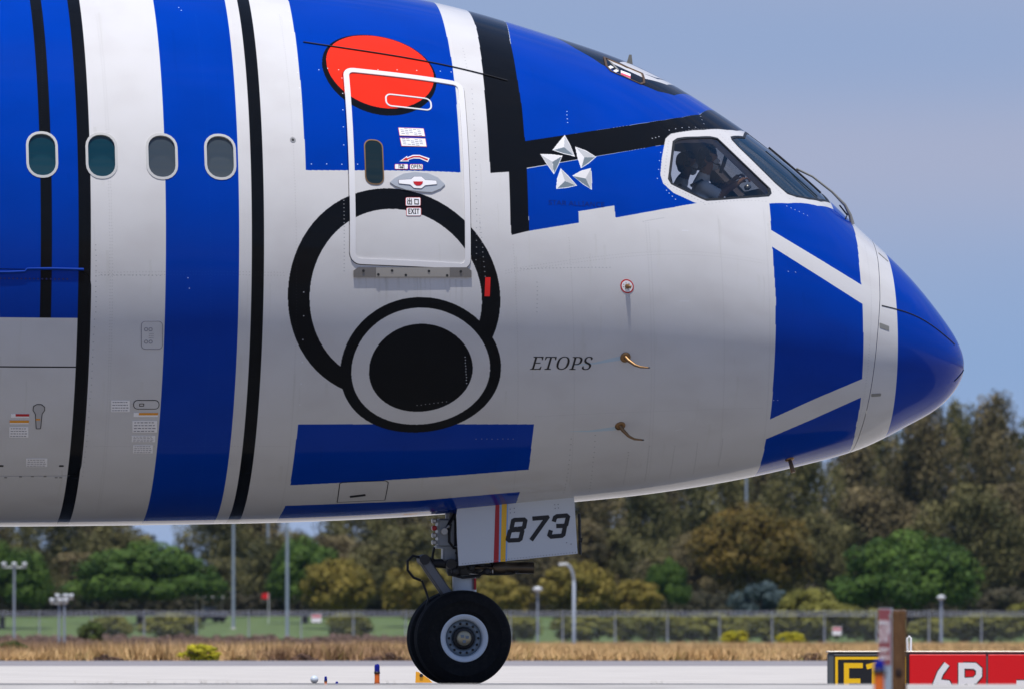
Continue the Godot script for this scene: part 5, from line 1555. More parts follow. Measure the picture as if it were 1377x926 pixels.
func build_plants() -> void:
	var rng := RandomNumberGenerator.new()
	rng.seed = 11
	var leaf := mat("leaf", Color.WHITE, 0.6, 0.0, 0.25)
	leaf.vertex_color_use_as_albedo = true
	leaf.backlight_enabled = true
	leaf.backlight = Color(0.12, 0.12, 0.09)
	var straw := mat("straw", Color.WHITE, 0.9, 0.0, 0.2)
	straw.vertex_color_use_as_albedo = true
	var bark := textured("bark", 0.03, [[0.0, lin(0.07, 0.055, 0.045)], [1.0, lin(0.16, 0.13, 0.11)]], 0.8, 0.95, 9, 256)
	# dry grass along the far side of the taxiway
	var grass := tuft(rng, 60, 0.31, 0.6, 0.007)
	var lump := FastNoiseLite.new()
	lump.seed = 4
	lump.frequency = 0.09
	var spots := []
	for i in 15000:
		var dep := 300.5 + 570.0 * pow(rng.randf(), 2.2)
		var lat := rng.randf_range(-0.056, 0.056) * dep
		var px := lat / dep
		var c := Color(0.6, 0.37, 0.17).lerp(Color(0.74, 0.53, 0.29), rng.randf())
		var clump := sin(lat * 0.7 + 1.3 * sin(dep * 0.05)) + sin(lat * 0.23 + dep * 0.02)
		if clump < -0.95: c = Color(0.3, 0.185, 0.12).lerp(c, rng.randf() * 0.5)
		if px < -0.011 and dep > 420.0: c = c.lerp(Color(0.36, 0.26, 0.22), 0.7)
		if rng.randf() < 0.04: c = Color(0.25, 0.25, 0.06)
		var s := rng.randf_range(0.45, 1.1) * (1.15 if px < -0.008 else 0.9) * (0.95 + 0.9 * lump.get_noise_2d(lat * 9.0, dep * 2.0))
		spots.append([field(lat, dep, lie(dep) - 0.02), rng.randf() * TAU, Vector3(1.2, s, 1.2), c])
	scatter("dry_grass", grass, straw, spots)
	# grey brown brush before the fence at the left
	var brush := crown(rng, Vector3(0.9, 0.55, 0.9), "shrub", 20, 1600, 0.06, Color(0.13, 0.1, 0.085), Color(0.32, 0.235, 0.185))
	spots = []
	for i in 520:
		var dep := rng.randf_range(560.0, 893.0)
		var lat := rng.randf_range(-0.05, -0.0055) * dep
		spots.append([field(lat, dep, lie(dep) + 0.12), rng.randf() * TAU, Vector3.ONE * rng.randf_range(0.55, 1.25) * clampf((dep - 480.0) / 330.0, 0.4, 1.1), Color(1, 0.95, 0.92).lerp(Color(0.8, 0.7, 0.72), rng.randf())])
	for i in 46:
		var dep := rng.randf_range(299.9, 312.0)
		var mid: float = [-8.9, -8.3, -4.4, -3.1, -6.0, 3.4, 6.1][i % 7]
		spots.append([field(mid + rng.randfn() * 0.35, dep, 0.02), rng.randf() * TAU, Vector3(0.5, 0.36, 0.5) * rng.randf_range(0.5, 1.0), Color(0.55, 0.45, 0.4).lerp(Color(0.8, 0.65, 0.55), rng.randf())])
	scatter("dry_brush", brush, M.leaf, spots)
	# dark undergrowth below the trees
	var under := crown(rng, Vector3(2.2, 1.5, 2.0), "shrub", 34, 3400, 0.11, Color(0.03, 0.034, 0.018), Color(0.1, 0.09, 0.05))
	spots = []
	for i in 210:
		var dep := rng.randf_range(1015.0, 1075.0)
		var lat := rng.randf_range(-0.052, 0.052) * dep
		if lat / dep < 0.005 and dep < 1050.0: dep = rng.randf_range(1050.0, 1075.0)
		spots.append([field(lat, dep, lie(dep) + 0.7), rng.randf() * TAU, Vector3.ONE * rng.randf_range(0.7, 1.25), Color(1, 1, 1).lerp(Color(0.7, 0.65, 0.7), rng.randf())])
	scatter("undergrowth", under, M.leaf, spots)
	# a sparse fringe on the crest of the verge and in the dip behind it
	var fringe := tuft(rng, 9, 0.05, 0.12, 0.006)
	spots = []
	for i in 1300:
		var dep := rng.randf_range(91.0, 128.0) if i % 4 else rng.randf_range(90.2, 91.5)
		spots.append([field(rng.randf_range(-0.06, 0.06) * dep, dep, lie(dep) - 0.01), rng.randf() * TAU, Vector3.ONE * rng.randf_range(0.5, 1.1) * (0.45 if dep < 91.5 else 1.4), Color(0.2, 0.15, 0.09).lerp(Color(0.12, 0.11, 0.05), rng.randf())])
	scatter("verge_grass", fringe, straw, spots)

	# trees
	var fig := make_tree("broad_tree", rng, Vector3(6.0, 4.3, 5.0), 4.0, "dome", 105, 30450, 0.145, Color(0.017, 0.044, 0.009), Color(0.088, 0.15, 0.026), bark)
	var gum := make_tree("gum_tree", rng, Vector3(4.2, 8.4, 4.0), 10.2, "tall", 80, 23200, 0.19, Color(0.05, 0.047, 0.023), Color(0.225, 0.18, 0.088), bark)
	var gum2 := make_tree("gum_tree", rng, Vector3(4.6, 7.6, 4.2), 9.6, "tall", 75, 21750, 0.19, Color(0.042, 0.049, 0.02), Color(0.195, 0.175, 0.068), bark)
	var bush := make_tree("wattle_tree", rng, Vector3(2.9, 2.5, 2.6), 2.7, "shrub", 80, 14400, 0.11, Color(0.1, 0.09, 0.018), Color(0.27, 0.21, 0.045), bark)
	var oak := make_tree("rust_tree", rng, Vector3(4.7, 3.6, 4.3), 4.6, "shrub", 100, 27000, 0.125, Color(0.045, 0.047, 0.015), Color(0.2, 0.135, 0.03), bark)
	var shrub := make_tree("shrub", rng, Vector3(1.0, 0.85, 1.0), 0.8, "shrub", 44, 6600, 0.06, Color(0.03, 0.055, 0.015), Color(0.11, 0.14, 0.035), bark)
	var gold := make_tree("flowering_bush", rng, Vector3(1.0, 0.75, 1.0), 0.65, "shrub", 44, 6600, 0.055, Color(0.3, 0.29, 0.02), Color(0.55, 0.48, 0.03), bark)
	var olive := make_tree("olive_shrub", rng, Vector3(1.6, 1.3, 1.5), 1.2, "shrub", 60, 9000, 0.075, Color(0.07, 0.08, 0.018), Color(0.24, 0.23, 0.05), bark)
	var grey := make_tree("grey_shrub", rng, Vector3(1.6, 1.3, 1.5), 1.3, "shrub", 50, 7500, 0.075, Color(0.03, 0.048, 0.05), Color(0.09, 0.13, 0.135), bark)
	var proto := {"fig": fig, "gum": gum, "gum2": gum2, "bush": bush, "oak": oak, "shrub": shrub, "gold": gold, "olive": olive, "grey": grey}
	# unscaled width and height of each kind
	var span := {"fig": [11.3, 8.2], "gum": [7.8, 19.0], "gum2": [8.4, 17.6], "bush": [5.6, 5.1], "oak": [9.2, 8.0], "shrub": [2.0, 1.6], "gold": [2.0, 1.35], "olive": [3.1, 2.4], "grey": [3.1, 2.5]}
	var taken := {}
	for a in [
		["fig", -35.21, 985, 7.69, 7.89, 0, "dark green dense tree cut by the left picture edge", "tree", "dark broad-crowned trees beyond the fence"],
		["fig", -25.96, 1000, 12.5, 8, 2.4, "wide dark green tree with a flat-topped crown below the blue band", "tree", "dark broad-crowned trees beyond the fence"],
		["fig", -14.57, 1005, 7.85, 8.35, 4.8, "dark green tree behind the tall pole, left of the nose gear", "tree", "dark broad-crowned trees beyond the fence"],
		["fig", 26.67, 960, 12.2, 8.6, 0.91, "bright green dome-shaped tree behind the wooden post", "tree", "dark broad-crowned trees beyond the fence"],
		["fig", 11.02, 1010, 3.68, 6.71, 3.31, "small bright green tree beside the rust coloured crown", "tree", "dark broad-crowned trees beyond the fence"],
		["bush", -12.13, 985, 5.74, 6.35, 5.71, "yellow olive rounded tree left of the nose wheels", "tree", "olive yellow wattles beyond the fence"],
		["bush", -6.62, 990, 5.67, 6.07, 1.83, "olive tree partly behind the nose wheels", "tree", "olive yellow wattles beyond the fence"],
		["bush", -1.05, 985, 5.64, 5.17, 4.23, "low olive tree showing right under the steering actuator", "tree", "olive yellow wattles beyond the fence"],
		["bush", 4.44, 985, 5.74, 6.19, 0.34, "yellow olive tree behind the pole with a bent head", "tree", "olive yellow wattles beyond the fence"],
		["bush", 8.58, 990, 4.12, 4.83, 2.74, "small olive tree left of the small bright green tree", "tree", "olive yellow wattles beyond the fence"],
		["oak", 16.68, 990, 9.69, 9.98, 5.14, "large rust brown rounded tree under the nose", "tree", ""],
		["gum", -41.15, 1100, 6.41, 12.3, 1.26, "gum tree at the far left end of the belt", "tree", "tall grey brown gum trees at the back"],
		["gum2", -37.68, 1137, 8.35, 11.63, 3.66, "gum tree behind the pole with a crossbar", "tree", "tall grey brown gum trees at the back"],
		["gum", -34.26, 1174, 8.44, 12.48, 6.05, "gum tree behind the left half of the wide dark tree", "tree", "tall grey brown gum trees at the back"],
		["gum2", -23.14, 1121, 7.88, 11.24, 2.17, "gum tree behind the right edge of the wide dark tree", "tree", "tall grey brown gum trees at the back"],
		["gum", -20.29, 1158, 7.96, 12.02, 4.57, "gum tree between the two tall bare poles", "tree", "tall grey brown gum trees at the back"],
		["gum2", -12, 1105, 7.42, 12.06, 0.69, "gum tree just left of the nose gear", "tree", "tall grey brown gum trees at the back"],
		["gum", -8.53, 1142, 7.49, 12.87, 3.08, "gum tree behind the torque link", "tree", "tall grey brown gum trees at the back"],
		["gum2", -4.82, 1179, 7.55, 13.45, 5.48, "gum tree behind the oleo of the nose gear", "tree", "tall grey brown gum trees at the back"],
		["gum", -1.2, 1126, 7.04, 12.69, 1.6, "gum tree behind the steering actuator", "tree", "tall grey brown gum trees at the back"],
		["gum2", 2.51, 1163, 7.08, 12.97, 4, "gum tree behind the lower edge of the gear door", "tree", "tall grey brown gum trees at the back"],
		["gum", 6.16, 1110, 6.59, 12.98, 0.11, "gum tree right of the gear door", "tree", "tall grey brown gum trees at the back"],
		["gum2", 9.65, 1147, 8.54, 13.88, 2.51, "gum tree above the small olive tree", "tree", "tall grey brown gum trees at the back"],
		["gum", 13.35, 1184, 8.63, 15.05, 4.91, "gum tree left above the rust coloured tree", "tree", "tall grey brown gum trees at the back"],
		["gum2", 16.28, 1131, 8.07, 14.99, 1.03, "gum tree behind the rust coloured tree", "tree", "tall grey brown gum trees at the back"],
		["gum", 20.46, 1168, 8.15, 16.07, 3.43, "gum tree behind the pale pole top", "tree", "tall grey brown gum trees at the back"],
		["gum2", 23.02, 1115, 7.61, 15.83, 5.83, "gum tree below the drain probe under the nose", "tree", "tall grey brown gum trees at the back"],
		["gum", 27.08, 1152, 7.68, 16.76, 1.94, "gum tree left above the bright green dome tree", "tree", "tall grey brown gum trees at the back"],
		["gum2", 31.36, 1189, 7.74, 18.52, 4.34, "gum tree under the rear part of the radome", "tree", "tall grey brown gum trees at the back"],
		["gum", 32.62, 1136, 7.22, 18.9, 0.46, "gum tree just under the radome tip", "tree", "tall grey brown gum trees at the back"],
		["gum2", 36.62, 1173, 7.27, 19.8, 2.86, "gum tree topping out against the sky right of the radome", "tree", "tall grey brown gum trees at the back"],
		["gum", 38.11, 1120, 6.76, 19.04, 5.26, "tallest gum tree near the right picture edge", "tree", "tall grey brown gum trees at the back"],
		["gum2", 42.38, 1157, 6.81, 18.93, 1.37, "gum tree cut by the right picture edge", "tree", "tall grey brown gum trees at the back"],
		["gum2", -36.55, 1050, 7.65, 7.39, 3.77, "gum tree low behind the leftmost dark tree", "tree", "tall grey brown gum trees at the back"],
		["gum", -32.02, 1063, 9.46, 6.64, 6.17, "low gum tree between the two dark trees at left", "tree", "tall grey brown gum trees at the back"],
		["gum2", -21.77, 1076, 9.08, 6.44, 2.29, "low gum tree left of the tall bare poles", "tree", "tall grey brown gum trees at the back"],
		["gum", -10.39, 1059, 8.44, 7.45, 4.68, "low gum tree behind the olive trees left of the gear", "tree", "tall grey brown gum trees at the back"],
		["gum2", -4.38, 1072, 8.04, 8.09, 0.8, "low gum tree behind the nose wheels", "tree", "tall grey brown gum trees at the back"],
		["gum", 0.63, 1055, 9.61, 7.86, 3.2, "low gum tree right of the oleo", "tree", "tall grey brown gum trees at the back"],
		["gum2", 7.87, 1068, 9.23, 8.62, 5.6, "low gum tree between the gear door and the rust tree", "tree", "tall grey brown gum trees at the back"],
		["gum", 13.22, 1051, 8.59, 7.94, 1.72, "low gum tree behind the small bright green tree", "tree", "tall grey brown gum trees at the back"],
		["gum2", 23.35, 1064, 8.2, 9.7, 4.11, "low gum tree between rust tree and green dome tree", "tree", "tall grey brown gum trees at the back"],
		["gum", 27, 1077, 10.04, 11.49, 0.23, "gum tree right behind the green dome tree's left side", "tree", "tall grey brown gum trees at the back"],
		["gum2", 33.75, 1060, 9.38, 11.87, 2.63, "gum tree right behind the green dome tree's right side", "tree", "tall grey brown gum trees at the back"],
		["gum", 37.63, 1073, 8.99, 11.73, 5.03, "low gum tree at the right edge", "tree", "tall grey brown gum trees at the back"],
		["gum2", -16.69, 1056, 8.36, 8.2, 1.14, "low gum tree behind the tall bare pole left of the nose gear", "tree", "tall grey brown gum trees at the back"],
		["gum", -13.39, 1069, 7.96, 7.96, 3.54, "low gum tree behind the yellow olive tree left of the nose wheels", "tree", "tall grey brown gum trees at the back"],
		["gum2", -7.31, 1052, 9.53, 8.77, 5.94, "low gum tree behind the hoses of the nose gear", "tree", "tall grey brown gum trees at the back"],
		["gum", 4.24, 1065, 9.15, 9.15, 2.06, "low gum tree under the front end of the gear door", "tree", "tall grey brown gum trees at the back"],
		["gum2", -29.66, 1078, 8.76, 9.03, 4.46, "low gum tree above the middle of the wide dark tree", "tree", "tall grey brown gum trees at the back"],
		["shrub", -20.61, 700, 1.46, 1.37, 0.57, "dark green round shrub right of the twin poles", "shrub", "shrubs along the fence"],
		["shrub", -11.59, 330, 1.07, 0.47, 2.97, "yellow green low shrub at the left picture edge", "shrub", "shrubs along the fence"],
		["gold", -6.56, 299.5, 1.03, 0.41, 5.37, "bright yellow flowering bush at the taxiway's far edge", "bush", "yellow flowering bushes"],
		["gold", 14.05, 895, 2.14, 0.97, 1.49, "left yellow patch of flowers at the foot of the fence", "bush", "yellow flowering bushes"],
		["gold", 17.45, 895, 2.05, 0.87, 3.89, "right yellow patch of flowers at the foot of the fence", "bush", "yellow flowering bushes"],
		["olive", 7.24, 930, 3.39, 2.15, 0, "low olive shrub between bent pole and the shrub row at right", "shrub", "shrubs along the fence"],
		["olive", 10.97, 930, 3.1, 2.05, 2.4, "low olive shrub between the two first shrubs right of the gear", "shrub", "shrubs along the fence"],
		["olive", 14.74, 930, 3.1, 2.15, 4.8, "low olive shrub behind the left yellow flower patch", "shrub", "shrubs along the fence"],
		["olive", 18.38, 930, 2.91, 2.34, 0.92, "olive shrub behind the right yellow flower patch", "shrub", "shrubs along the fence"],
		["olive", 27.43, 930, 3.87, 1.95, 3.31, "low olive shrub just right of the wooden post", "shrub", "shrubs along the fence"],
		["olive", 29.37, 930, 2.91, 2.15, 5.71, "low olive shrub right of the pale pole beneath the dome tree", "shrub", "shrubs along the fence"],
		["olive", 9.27, 930, 3.87, 2.49, 1.83, "olive shrub right of the gear behind the fence", "shrub", "shrubs along the fence"],
		["olive", 12.66, 930, 4.36, 2.34, 4.23, "olive shrub left of the first yellow flowers", "shrub", "shrubs along the fence"],
		["olive", 16.78, 930, 3.87, 2.24, 0.34, "olive shrub between the two yellow flower patches", "shrub", "shrubs along the fence"],
		["olive", 20.17, 930, 5.33, 3.21, 2.74, "broad olive shrub left of the wooden post", "shrub", "shrubs along the fence"],
		["olive", 23.07, 930, 3.87, 2.63, 5.14, "olive shrub directly behind the warning plate", "shrub", "shrubs along the fence"],
		["olive", 31.31, 930, 5.33, 2.34, 1.26, "olive shrub behind the fence right of the pale pole", "shrub", "shrubs along the fence"],
		["olive", 19.2, 930, 4.36, 4.08, 3.66, "pale leaved shrub below the left edge of the dome tree", "shrub", "shrubs along the fence"],
		["olive", 34.21, 930, 4.36, 3.21, 6.06, "yellowish shrub at the right picture edge", "shrub", "shrubs along the fence"],
		["olive", 0.07, 930, 4.36, 2.15, 2.17, "low olive shrub right behind the nose wheels", "shrub", "shrubs along the fence"],
		["olive", 4.43, 930, 4.36, 2.15, 4.57, "low olive shrub at the foot of the bent pole", "shrub", "shrubs along the fence"],
		["olive", -10.58, 930, 3.39, 2.34, 0.69, "low shrub left of the nose wheels behind the fence", "shrub", "shrubs along the fence"],
		["olive", -22.2, 930, 4.36, 2.34, 3.09, "low shrub under the wide dark tree's right side", "shrub", "shrubs along the fence"],
		["olive", -26.08, 930, 3.39, 2.15, 5.49, "low shrub under the wide dark tree's left side", "shrub", "shrubs along the fence"],
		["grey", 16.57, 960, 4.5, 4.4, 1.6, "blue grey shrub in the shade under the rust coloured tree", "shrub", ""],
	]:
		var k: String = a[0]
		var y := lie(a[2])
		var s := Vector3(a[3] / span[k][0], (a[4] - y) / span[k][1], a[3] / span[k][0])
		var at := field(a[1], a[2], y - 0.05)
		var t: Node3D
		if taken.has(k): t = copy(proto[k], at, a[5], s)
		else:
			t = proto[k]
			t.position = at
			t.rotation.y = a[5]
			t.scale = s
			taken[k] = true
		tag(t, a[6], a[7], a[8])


func local(called: String, lat: float, dep: float, y: float, turn := 0.0) -> Node3D:
	return thing(called, field(lat, dep, y), -YAW + turn)


func build_fence() -> void:
	var galv := mat("galvanised", Color(0.7, 0.73, 0.78), 0.5, 0.15)
	var wire := mat("fence_wire", Color(0.72, 0.74, 0.78), 0.5, 0.2)
	var dep := 900.0
	var f := local("perimeter_fence", 0, dep, lie(dep))
	tag(f, "long chain-link fence with barbed wire between dry grass and trees", "fence")
	for i in 27:
		var st := stool()
		tube(st, [Vector3(-43.0 + 3.3 * i, -0.2, 0), Vector3(-43.0 + 3.3 * i, 1.8, 0), Vector3(-43.0 + 3.3 * i, 2.12, 0.16)], [0.045, 0.04, 0.025], 8)
		obj("fence_post", done(st), galv, f)
	for j in 3:
		var st := stool()
		var p := []
		for i in 79: p.append(Vector3(-43.0 + 1.1 * i, 1.86 + 0.11 * j - 0.02 * (i % 3), 0.05 + 0.05 * j))
		tube(st, p, [0.013], 5)
		for i in 260:
			var q := Vector3(-43.0 + 0.33 * i, 1.85 + 0.11 * j, 0.05 + 0.05 * j)
			tube(st, [q + Vector3(-0.03, -0.06, 0), q + Vector3(0.03, 0.06, 0.02)], [0.013], 4)
		obj("barbed_strand", done(st), wire, f)
	var lat := stool()
	for i in 330:
		var x := -43.0 + 0.26 * i
		for s in [1.0, -1.0]:
			tube(lat, [Vector3(x, 0.05, 0.0), Vector3(x + s * 1.75, 1.8, 0.0)], [0.003], 3, false)
	tube(lat, [Vector3(-43, 1.8, 0), Vector3(42.8, 1.8, 0)], [0.012], 6)
	obj("chain_link", done(lat), wire, f).set_meta("kind", "stuff")
	# notices wired to the fence
	for q in [[-12.33, 1.67, "small pale red-topped notice on the fence near the nose wheels", 0.62], [20.48, 0.87, "small pink and white notice on the fence left of the wooden post", 0.56]]:
		var n := local("fence_notice", q[0], 899.6, q[1])
		tag(n, q[2], "sign", "notices on the fence")
		var st := stool()
		box(st, Vector3(q[3], 0.5, 0.03), Transform3D(), 0.01)
		obj("board", done(st), M.placard_white, n)
		st = stool()
		box(st, Vector3(q[3] * 0.9, 0.16, 0.01), Transform3D(Basis(), Vector3(0, 0.13, 0.022)))
		obj("heading", done(st), mat("faded_red", Color(0.8, 0.35, 0.4), 0.6), n)


func mast(lat: float, dep: float, top: float, r: float, head: String, label: String, base := -99.0) -> void:
	var y := lie(dep) if base < -90.0 else base
	var o := local("light_pole", lat, dep, y)
	tag(o, label, "pole", "light poles along the field")
	var h := top - y
	var st := stool()
	if head == "bent":
		var p := [Vector3(0, -0.2, 0), Vector3(0, h * 0.75, 0)]
		for i in 7: p.append(Vector3(-0.45 * (1 - cos(PI / 2 * i / 6.0)), h * 0.75 + (h * 0.25 - 0.06) * sin(PI / 2 * i / 6.0), 0))
		tube(st, p, [r, r * 0.9, r * 0.85], 8)
	else:
		tube(st, [Vector3(0, -0.2, 0), Vector3(0, h * 0.5, 0), Vector3(0, h, 0)], [r, r * 0.9, r * 0.75], 8)
	obj("pole", done(st), M.pole_grey, o)
	st = stool()
	lathe(st, [Vector2(r * 1.8, -0.1), Vector2(r * 1.8, 0.08), Vector2(0.0, 0.09)], 12)
	obj("foot", done(st), M.pale_concrete, o)
	if head == "": return
	st = stool()
	if head == "cross":
		box(st, Vector3(1.3, 0.07, 0.07), Transform3D(Basis(), Vector3(0, h - 0.05, 0)), 0.02)
		for s in [-0.55, 0.0, 0.55]: lathe(st, [Vector2(0.05, 0), Vector2(0.13, 0.1), Vector2(0.12, 0.22), Vector2(0, 0.25)], 12, Transform3D(Basis(), Vector3(s, h - 0.02, 0)))
	elif head == "twin":
		box(st, Vector3(0.75, 0.06, 0.06), Transform3D(Basis(), Vector3(0, h - 0.1, 0)), 0.02)
		for s in [-0.3, 0.05, 0.3]: lathe(st, [Vector2(0, -0.1), Vector2(0.07, -0.08), Vector2(0.13, 0.08), Vector2(0.1, 0.12), Vector2(0, 0.13)], 12, Transform3D(Basis(Vector3(0, 0, 1), s), Vector3(s, h, 0.1)))
	elif head == "cap":
		lathe(st, [Vector2(r, -0.15), Vector2(0.24, -0.05), Vector2(0.26, 0.05), Vector2(0.12, 0.14), Vector2(0, 0.15)], 14, Transform3D(Basis(), Vector3(0, h, 0)))
	elif head == "bent":
		box(st, Vector3(0.5, 0.14, 0.24), Transform3D(Basis(Vector3(0, 0, 1), 0.1), Vector3(-0.6, h - 0.05, 0)), 0.04)
	obj("lamp_head", done(st), M.lamp_grey, o)


func edge_light(lat: float, dep: float, top: float, size: float, kind: String, label: String, tall := 3.0) -> void:
	# a taxiway edge light: dome, collar, frangible stem and base plate
	var y := lie(dep)
	var o := local("taxiway_light", lat, dep, y)
	tag(o, label, "light", "taxiway edge lights")
	var h := top - y
	var s := size
	var st := stool()
	if kind == "globe":
		lathe(st, [Vector2(0.3 * s, -0.9 * s), Vector2(0.75 * s, -0.6 * s), Vector2(s, 0), Vector2(0.8 * s, 0.6 * s), Vector2(0.4 * s, 0.92 * s), Vector2(0, s)], 16, Transform3D(Basis(), Vector3(0, h - s, 0)))
		obj("globe", done(st), mat("clear_lens", Color(0.8, 0.85, 0.9), 0.08), o)
	else:
		lathe(st, [Vector2(s, -tall * s), Vector2(s, -1.0 * s), Vector2(0.86 * s, -0.45 * s), Vector2(0.5 * s, -0.1 * s), Vector2(0, 0)], 16, Transform3D(Basis(), Vector3(0, h, 0)))
		obj("lens", done(st), M.blue_lens, o)
	var c := 2.0 * s if kind == "globe" else tall * s
	st = stool()
	lathe(st, [Vector2(0.95 * s, -0.8 * s), Vector2(1.12 * s, -0.7 * s), Vector2(1.12 * s, 0.05 * s), Vector2(0.9 * s, 0.1 * s)], 16, Transform3D(Basis(), Vector3(0, h - c, 0)))
	obj("collar", done(st), M.black_ink, o)
	st = stool()
	lathe(st, [Vector2(0.5 * s, 0.0), Vector2(0.5 * s, maxf(0.02, h - c - 5.2 * s)), Vector2(1.1 * s, maxf(0.021, h - c - 4.6 * s)), Vector2(0.95 * s, maxf(0.022, h - c - 3.6 * s)), Vector2(0.95 * s, h - c - 0.8 * s)], 14)
	obj("stem", done(st), M.orange_paint, o)
	st = stool()
	lathe(st, [Vector2(2.4 * s, -0.02), Vector2(2.4 * s, 0.012), Vector2(0.5 * s, 0.02)], 16)
	obj("base_plate", done(st), M.grey_paint, o)


func stroke(parent: Node, called: String, pts: Array, w: float, z: float, m: Material) -> void:
	var pl := PackedVector2Array()
	for i in range(0, pts.size(), 2): pl.append(Vector2(pts[i], pts[i + 1]))
	for o in Geometry2D.offset_polyline(pl, w / 2.0, Geometry2D.JOIN_MITER, Geometry2D.END_BUTT):
		if Geometry2D.is_polygon_clockwise(o): continue
		var st := stool()
		prism(st, o, 0.002, Transform3D(Basis(), Vector3(0, 0, z)))
		obj(called, done(st), m, parent)


func glyph(parent: Node, text: String, at: Vector3, height: float, m: Material, bold := true, width := 0.0) -> void:
	var tm := TextMesh.new()
	var f := SystemFont.new()
	f.font_names = PackedStringArray(["Droid Sans"])
	f.font_weight = 700 if bold else 400
	tm.font = f
	tm.font_size = 64
	tm.pixel_size = 0.01
	tm.depth = 0.1
	tm.text = text
	tm.horizontal_alignment = HORIZONTAL_ALIGNMENT_LEFT
	tm.vertical_alignment = VERTICAL_ALIGNMENT_BOTTOM
	var b := tm.get_aabb()
	var s := height / b.size.y
	var sx := width / b.size.x if width > 0.0 else s
	var o := obj("lettering", tm, m, parent)
	o.scale = Vector3(sx, s, 0.02)
	o.position = at - Vector3(b.position.x * sx, b.position.y * s, 0)


func build_signs() -> void:
	var yel := mat("sign_yellow", Color(1.0, 0.8, 0.06), 0.4)
	var red := mat("sign_red", Color(0.88, 0.03, 0.08), 0.35)
	var blk := mat("sign_black", Color(0.1, 0.11, 0.13), 0.4)
	var dep := 118.0
	var k := 162.759   # drawing units per metre on the sign
	var y := lie(dep)
	var s := local("airfield_sign", 2.61, dep, y)
	tag(s, "low airfield sign with black E1 panel and red panels with white 6R characters", "sign")
	var top := 0.37 - y
	var low := top - 0.47
	var st := stool()
	box(st, Vector3(2.7, 0.5, 0.2), Transform3D(Basis(), Vector3(1.35, top - 0.25, -0.1)), 0.012)
	obj("housing", done(st), mat("sign_housing", Color(0.33, 0.36, 0.38), 0.5), s)
	st = stool()
	box(st, Vector3(2.72, 0.014, 0.22), Transform3D(Basis(), Vector3(1.35, top + 0.007, -0.1)), 0.004)
	obj("top_rail", done(st), M.bare_metal, s)
	for q in [[0.05, 0.66, blk], [0.675, 1.31, red], [1.325, 1.96, red], [1.975, 2.66, red]]:
		st = stool()
		box(st, Vector3(q[1] - q[0], 0.47, 0.012), Transform3D(Basis(), Vector3((q[0] + q[1]) / 2.0, top - 0.25, 0.006)), 0.004)
		obj("panel", done(st), q[2], s)
	st = stool()
	box(st, Vector3(0.014, 0.47, 0.016), Transform3D(Basis(), Vector3(0.6675, top - 0.25, 0.008)))
	obj("divider", done(st), blk, s)
	for x in [0.3, 1.0, 1.65, 2.3]:
		st = stool()
		tube(st, [Vector3(x, -0.05, -0.1), Vector3(x, low, -0.1)], [0.025], 8)
		obj("leg", done(st), M.grey_paint, s)
	# E1 in a yellow border
	stroke(s, "border", [0.073, low + 0.02, 0.073, top - 0.045, 0.64, top - 0.045, 0.64, low + 0.02], 0.022, 0.0125, yel)
	var ty := top - 0.088
	stroke(s, "character", [0.29, ty - 0.018, 0.155, ty - 0.018, 0.155, ty - 0.29, 0.29, ty - 0.29], 0.042, 0.0128, yel)
	stroke(s, "character", [0.165, ty - 0.145, 0.27, ty - 0.145], 0.04, 0.0132, yel)
	stroke(s, "character", [0.32, ty - 0.03, 0.385, ty - 0.012, 0.385, ty - 0.31], 0.042, 0.0128, yel)
	# 6 R - on the red panels, each with a dark edge
	for e in [[0.066, 0.0125, blk], [0.05, 0.0148, M.placard_white]]:
		stroke(s, "character", [0.985, ty - 0.005, 0.93, ty - 0.08, 0.895, ty - 0.17, 0.9, ty - 0.245, 0.94, ty - 0.285, 0.99, ty - 0.27, 1.015, ty - 0.215, 0.99, ty - 0.165, 0.94, ty - 0.16, 0.91, ty - 0.19], e[0], e[1], e[2])
		stroke(s, "character", [1.105, ty + 0.005, 1.105, ty - 0.31], e[0], e[1], e[2])
		stroke(s, "character", [1.12, ty - 0.018, 1.215, ty - 0.02, 1.25, ty - 0.05, 1.25, ty - 0.1, 1.215, ty - 0.14, 1.12, ty - 0.145], e[0], e[1] + 0.0003, e[2])
		stroke(s, "character", [1.17, ty - 0.15, 1.26, ty - 0.3], e[0], e[1] + 0.0006, e[2])
		stroke(s, "character", [1.56, ty - 0.165, 1.7, ty - 0.165], e[0], e[1], e[2])
	st = stool()
	tube(st, [Vector3(0.665, top, -0.1), Vector3(0.66, top + 0.12, -0.1), Vector3(0.675, top + 0.135, -0.1), Vector3(0.69, top + 0.12, -0.1), Vector3(0.69, top, -0.1)], [0.009], 8)
	obj("lifting_eye", done(st), M.placard_white, s)

	# wooden post with a plate seen almost edge on
	dep = 80.0
	y = lie(dep)
	var h := 0.65 - y
	var wood := textured("post_wood", 0.02, [[0.0, lin(0.045, 0.022, 0.011)], [0.4, lin(0.105, 0.055, 0.027)], [0.7, lin(0.15, 0.085, 0.042)], [1.0, lin(0.22, 0.135, 0.07)]], 3.0, 0.85, 21)
	wood.uv1_scale = Vector3(9.0, 0.9, 9.0)
	var p := local("wooden_post", 2.17, dep, y)
	tag(p, "square brown timber post standing before the airfield sign", "post")
	st = stool()
	box(st, Vector3(0.083, h + 0.3, 0.083), Transform3D(Basis(), Vector3(0, (h - 0.3) / 2.0, 0)), 0.006)
	obj("timber", done(st), wood, p)
	st = stool()
	lathe(st, [Vector2(0.02, 0), Vector2(0.017, 0.002), Vector2(0.008, 0.003), Vector2(0, 0.002)], 14, Transform3D(Basis(Vector3.RIGHT, PI / 2) * Basis.from_scale(Vector3(1, 1, 1.3)), Vector3(-0.004, 0.3 - y, 0.0425)))
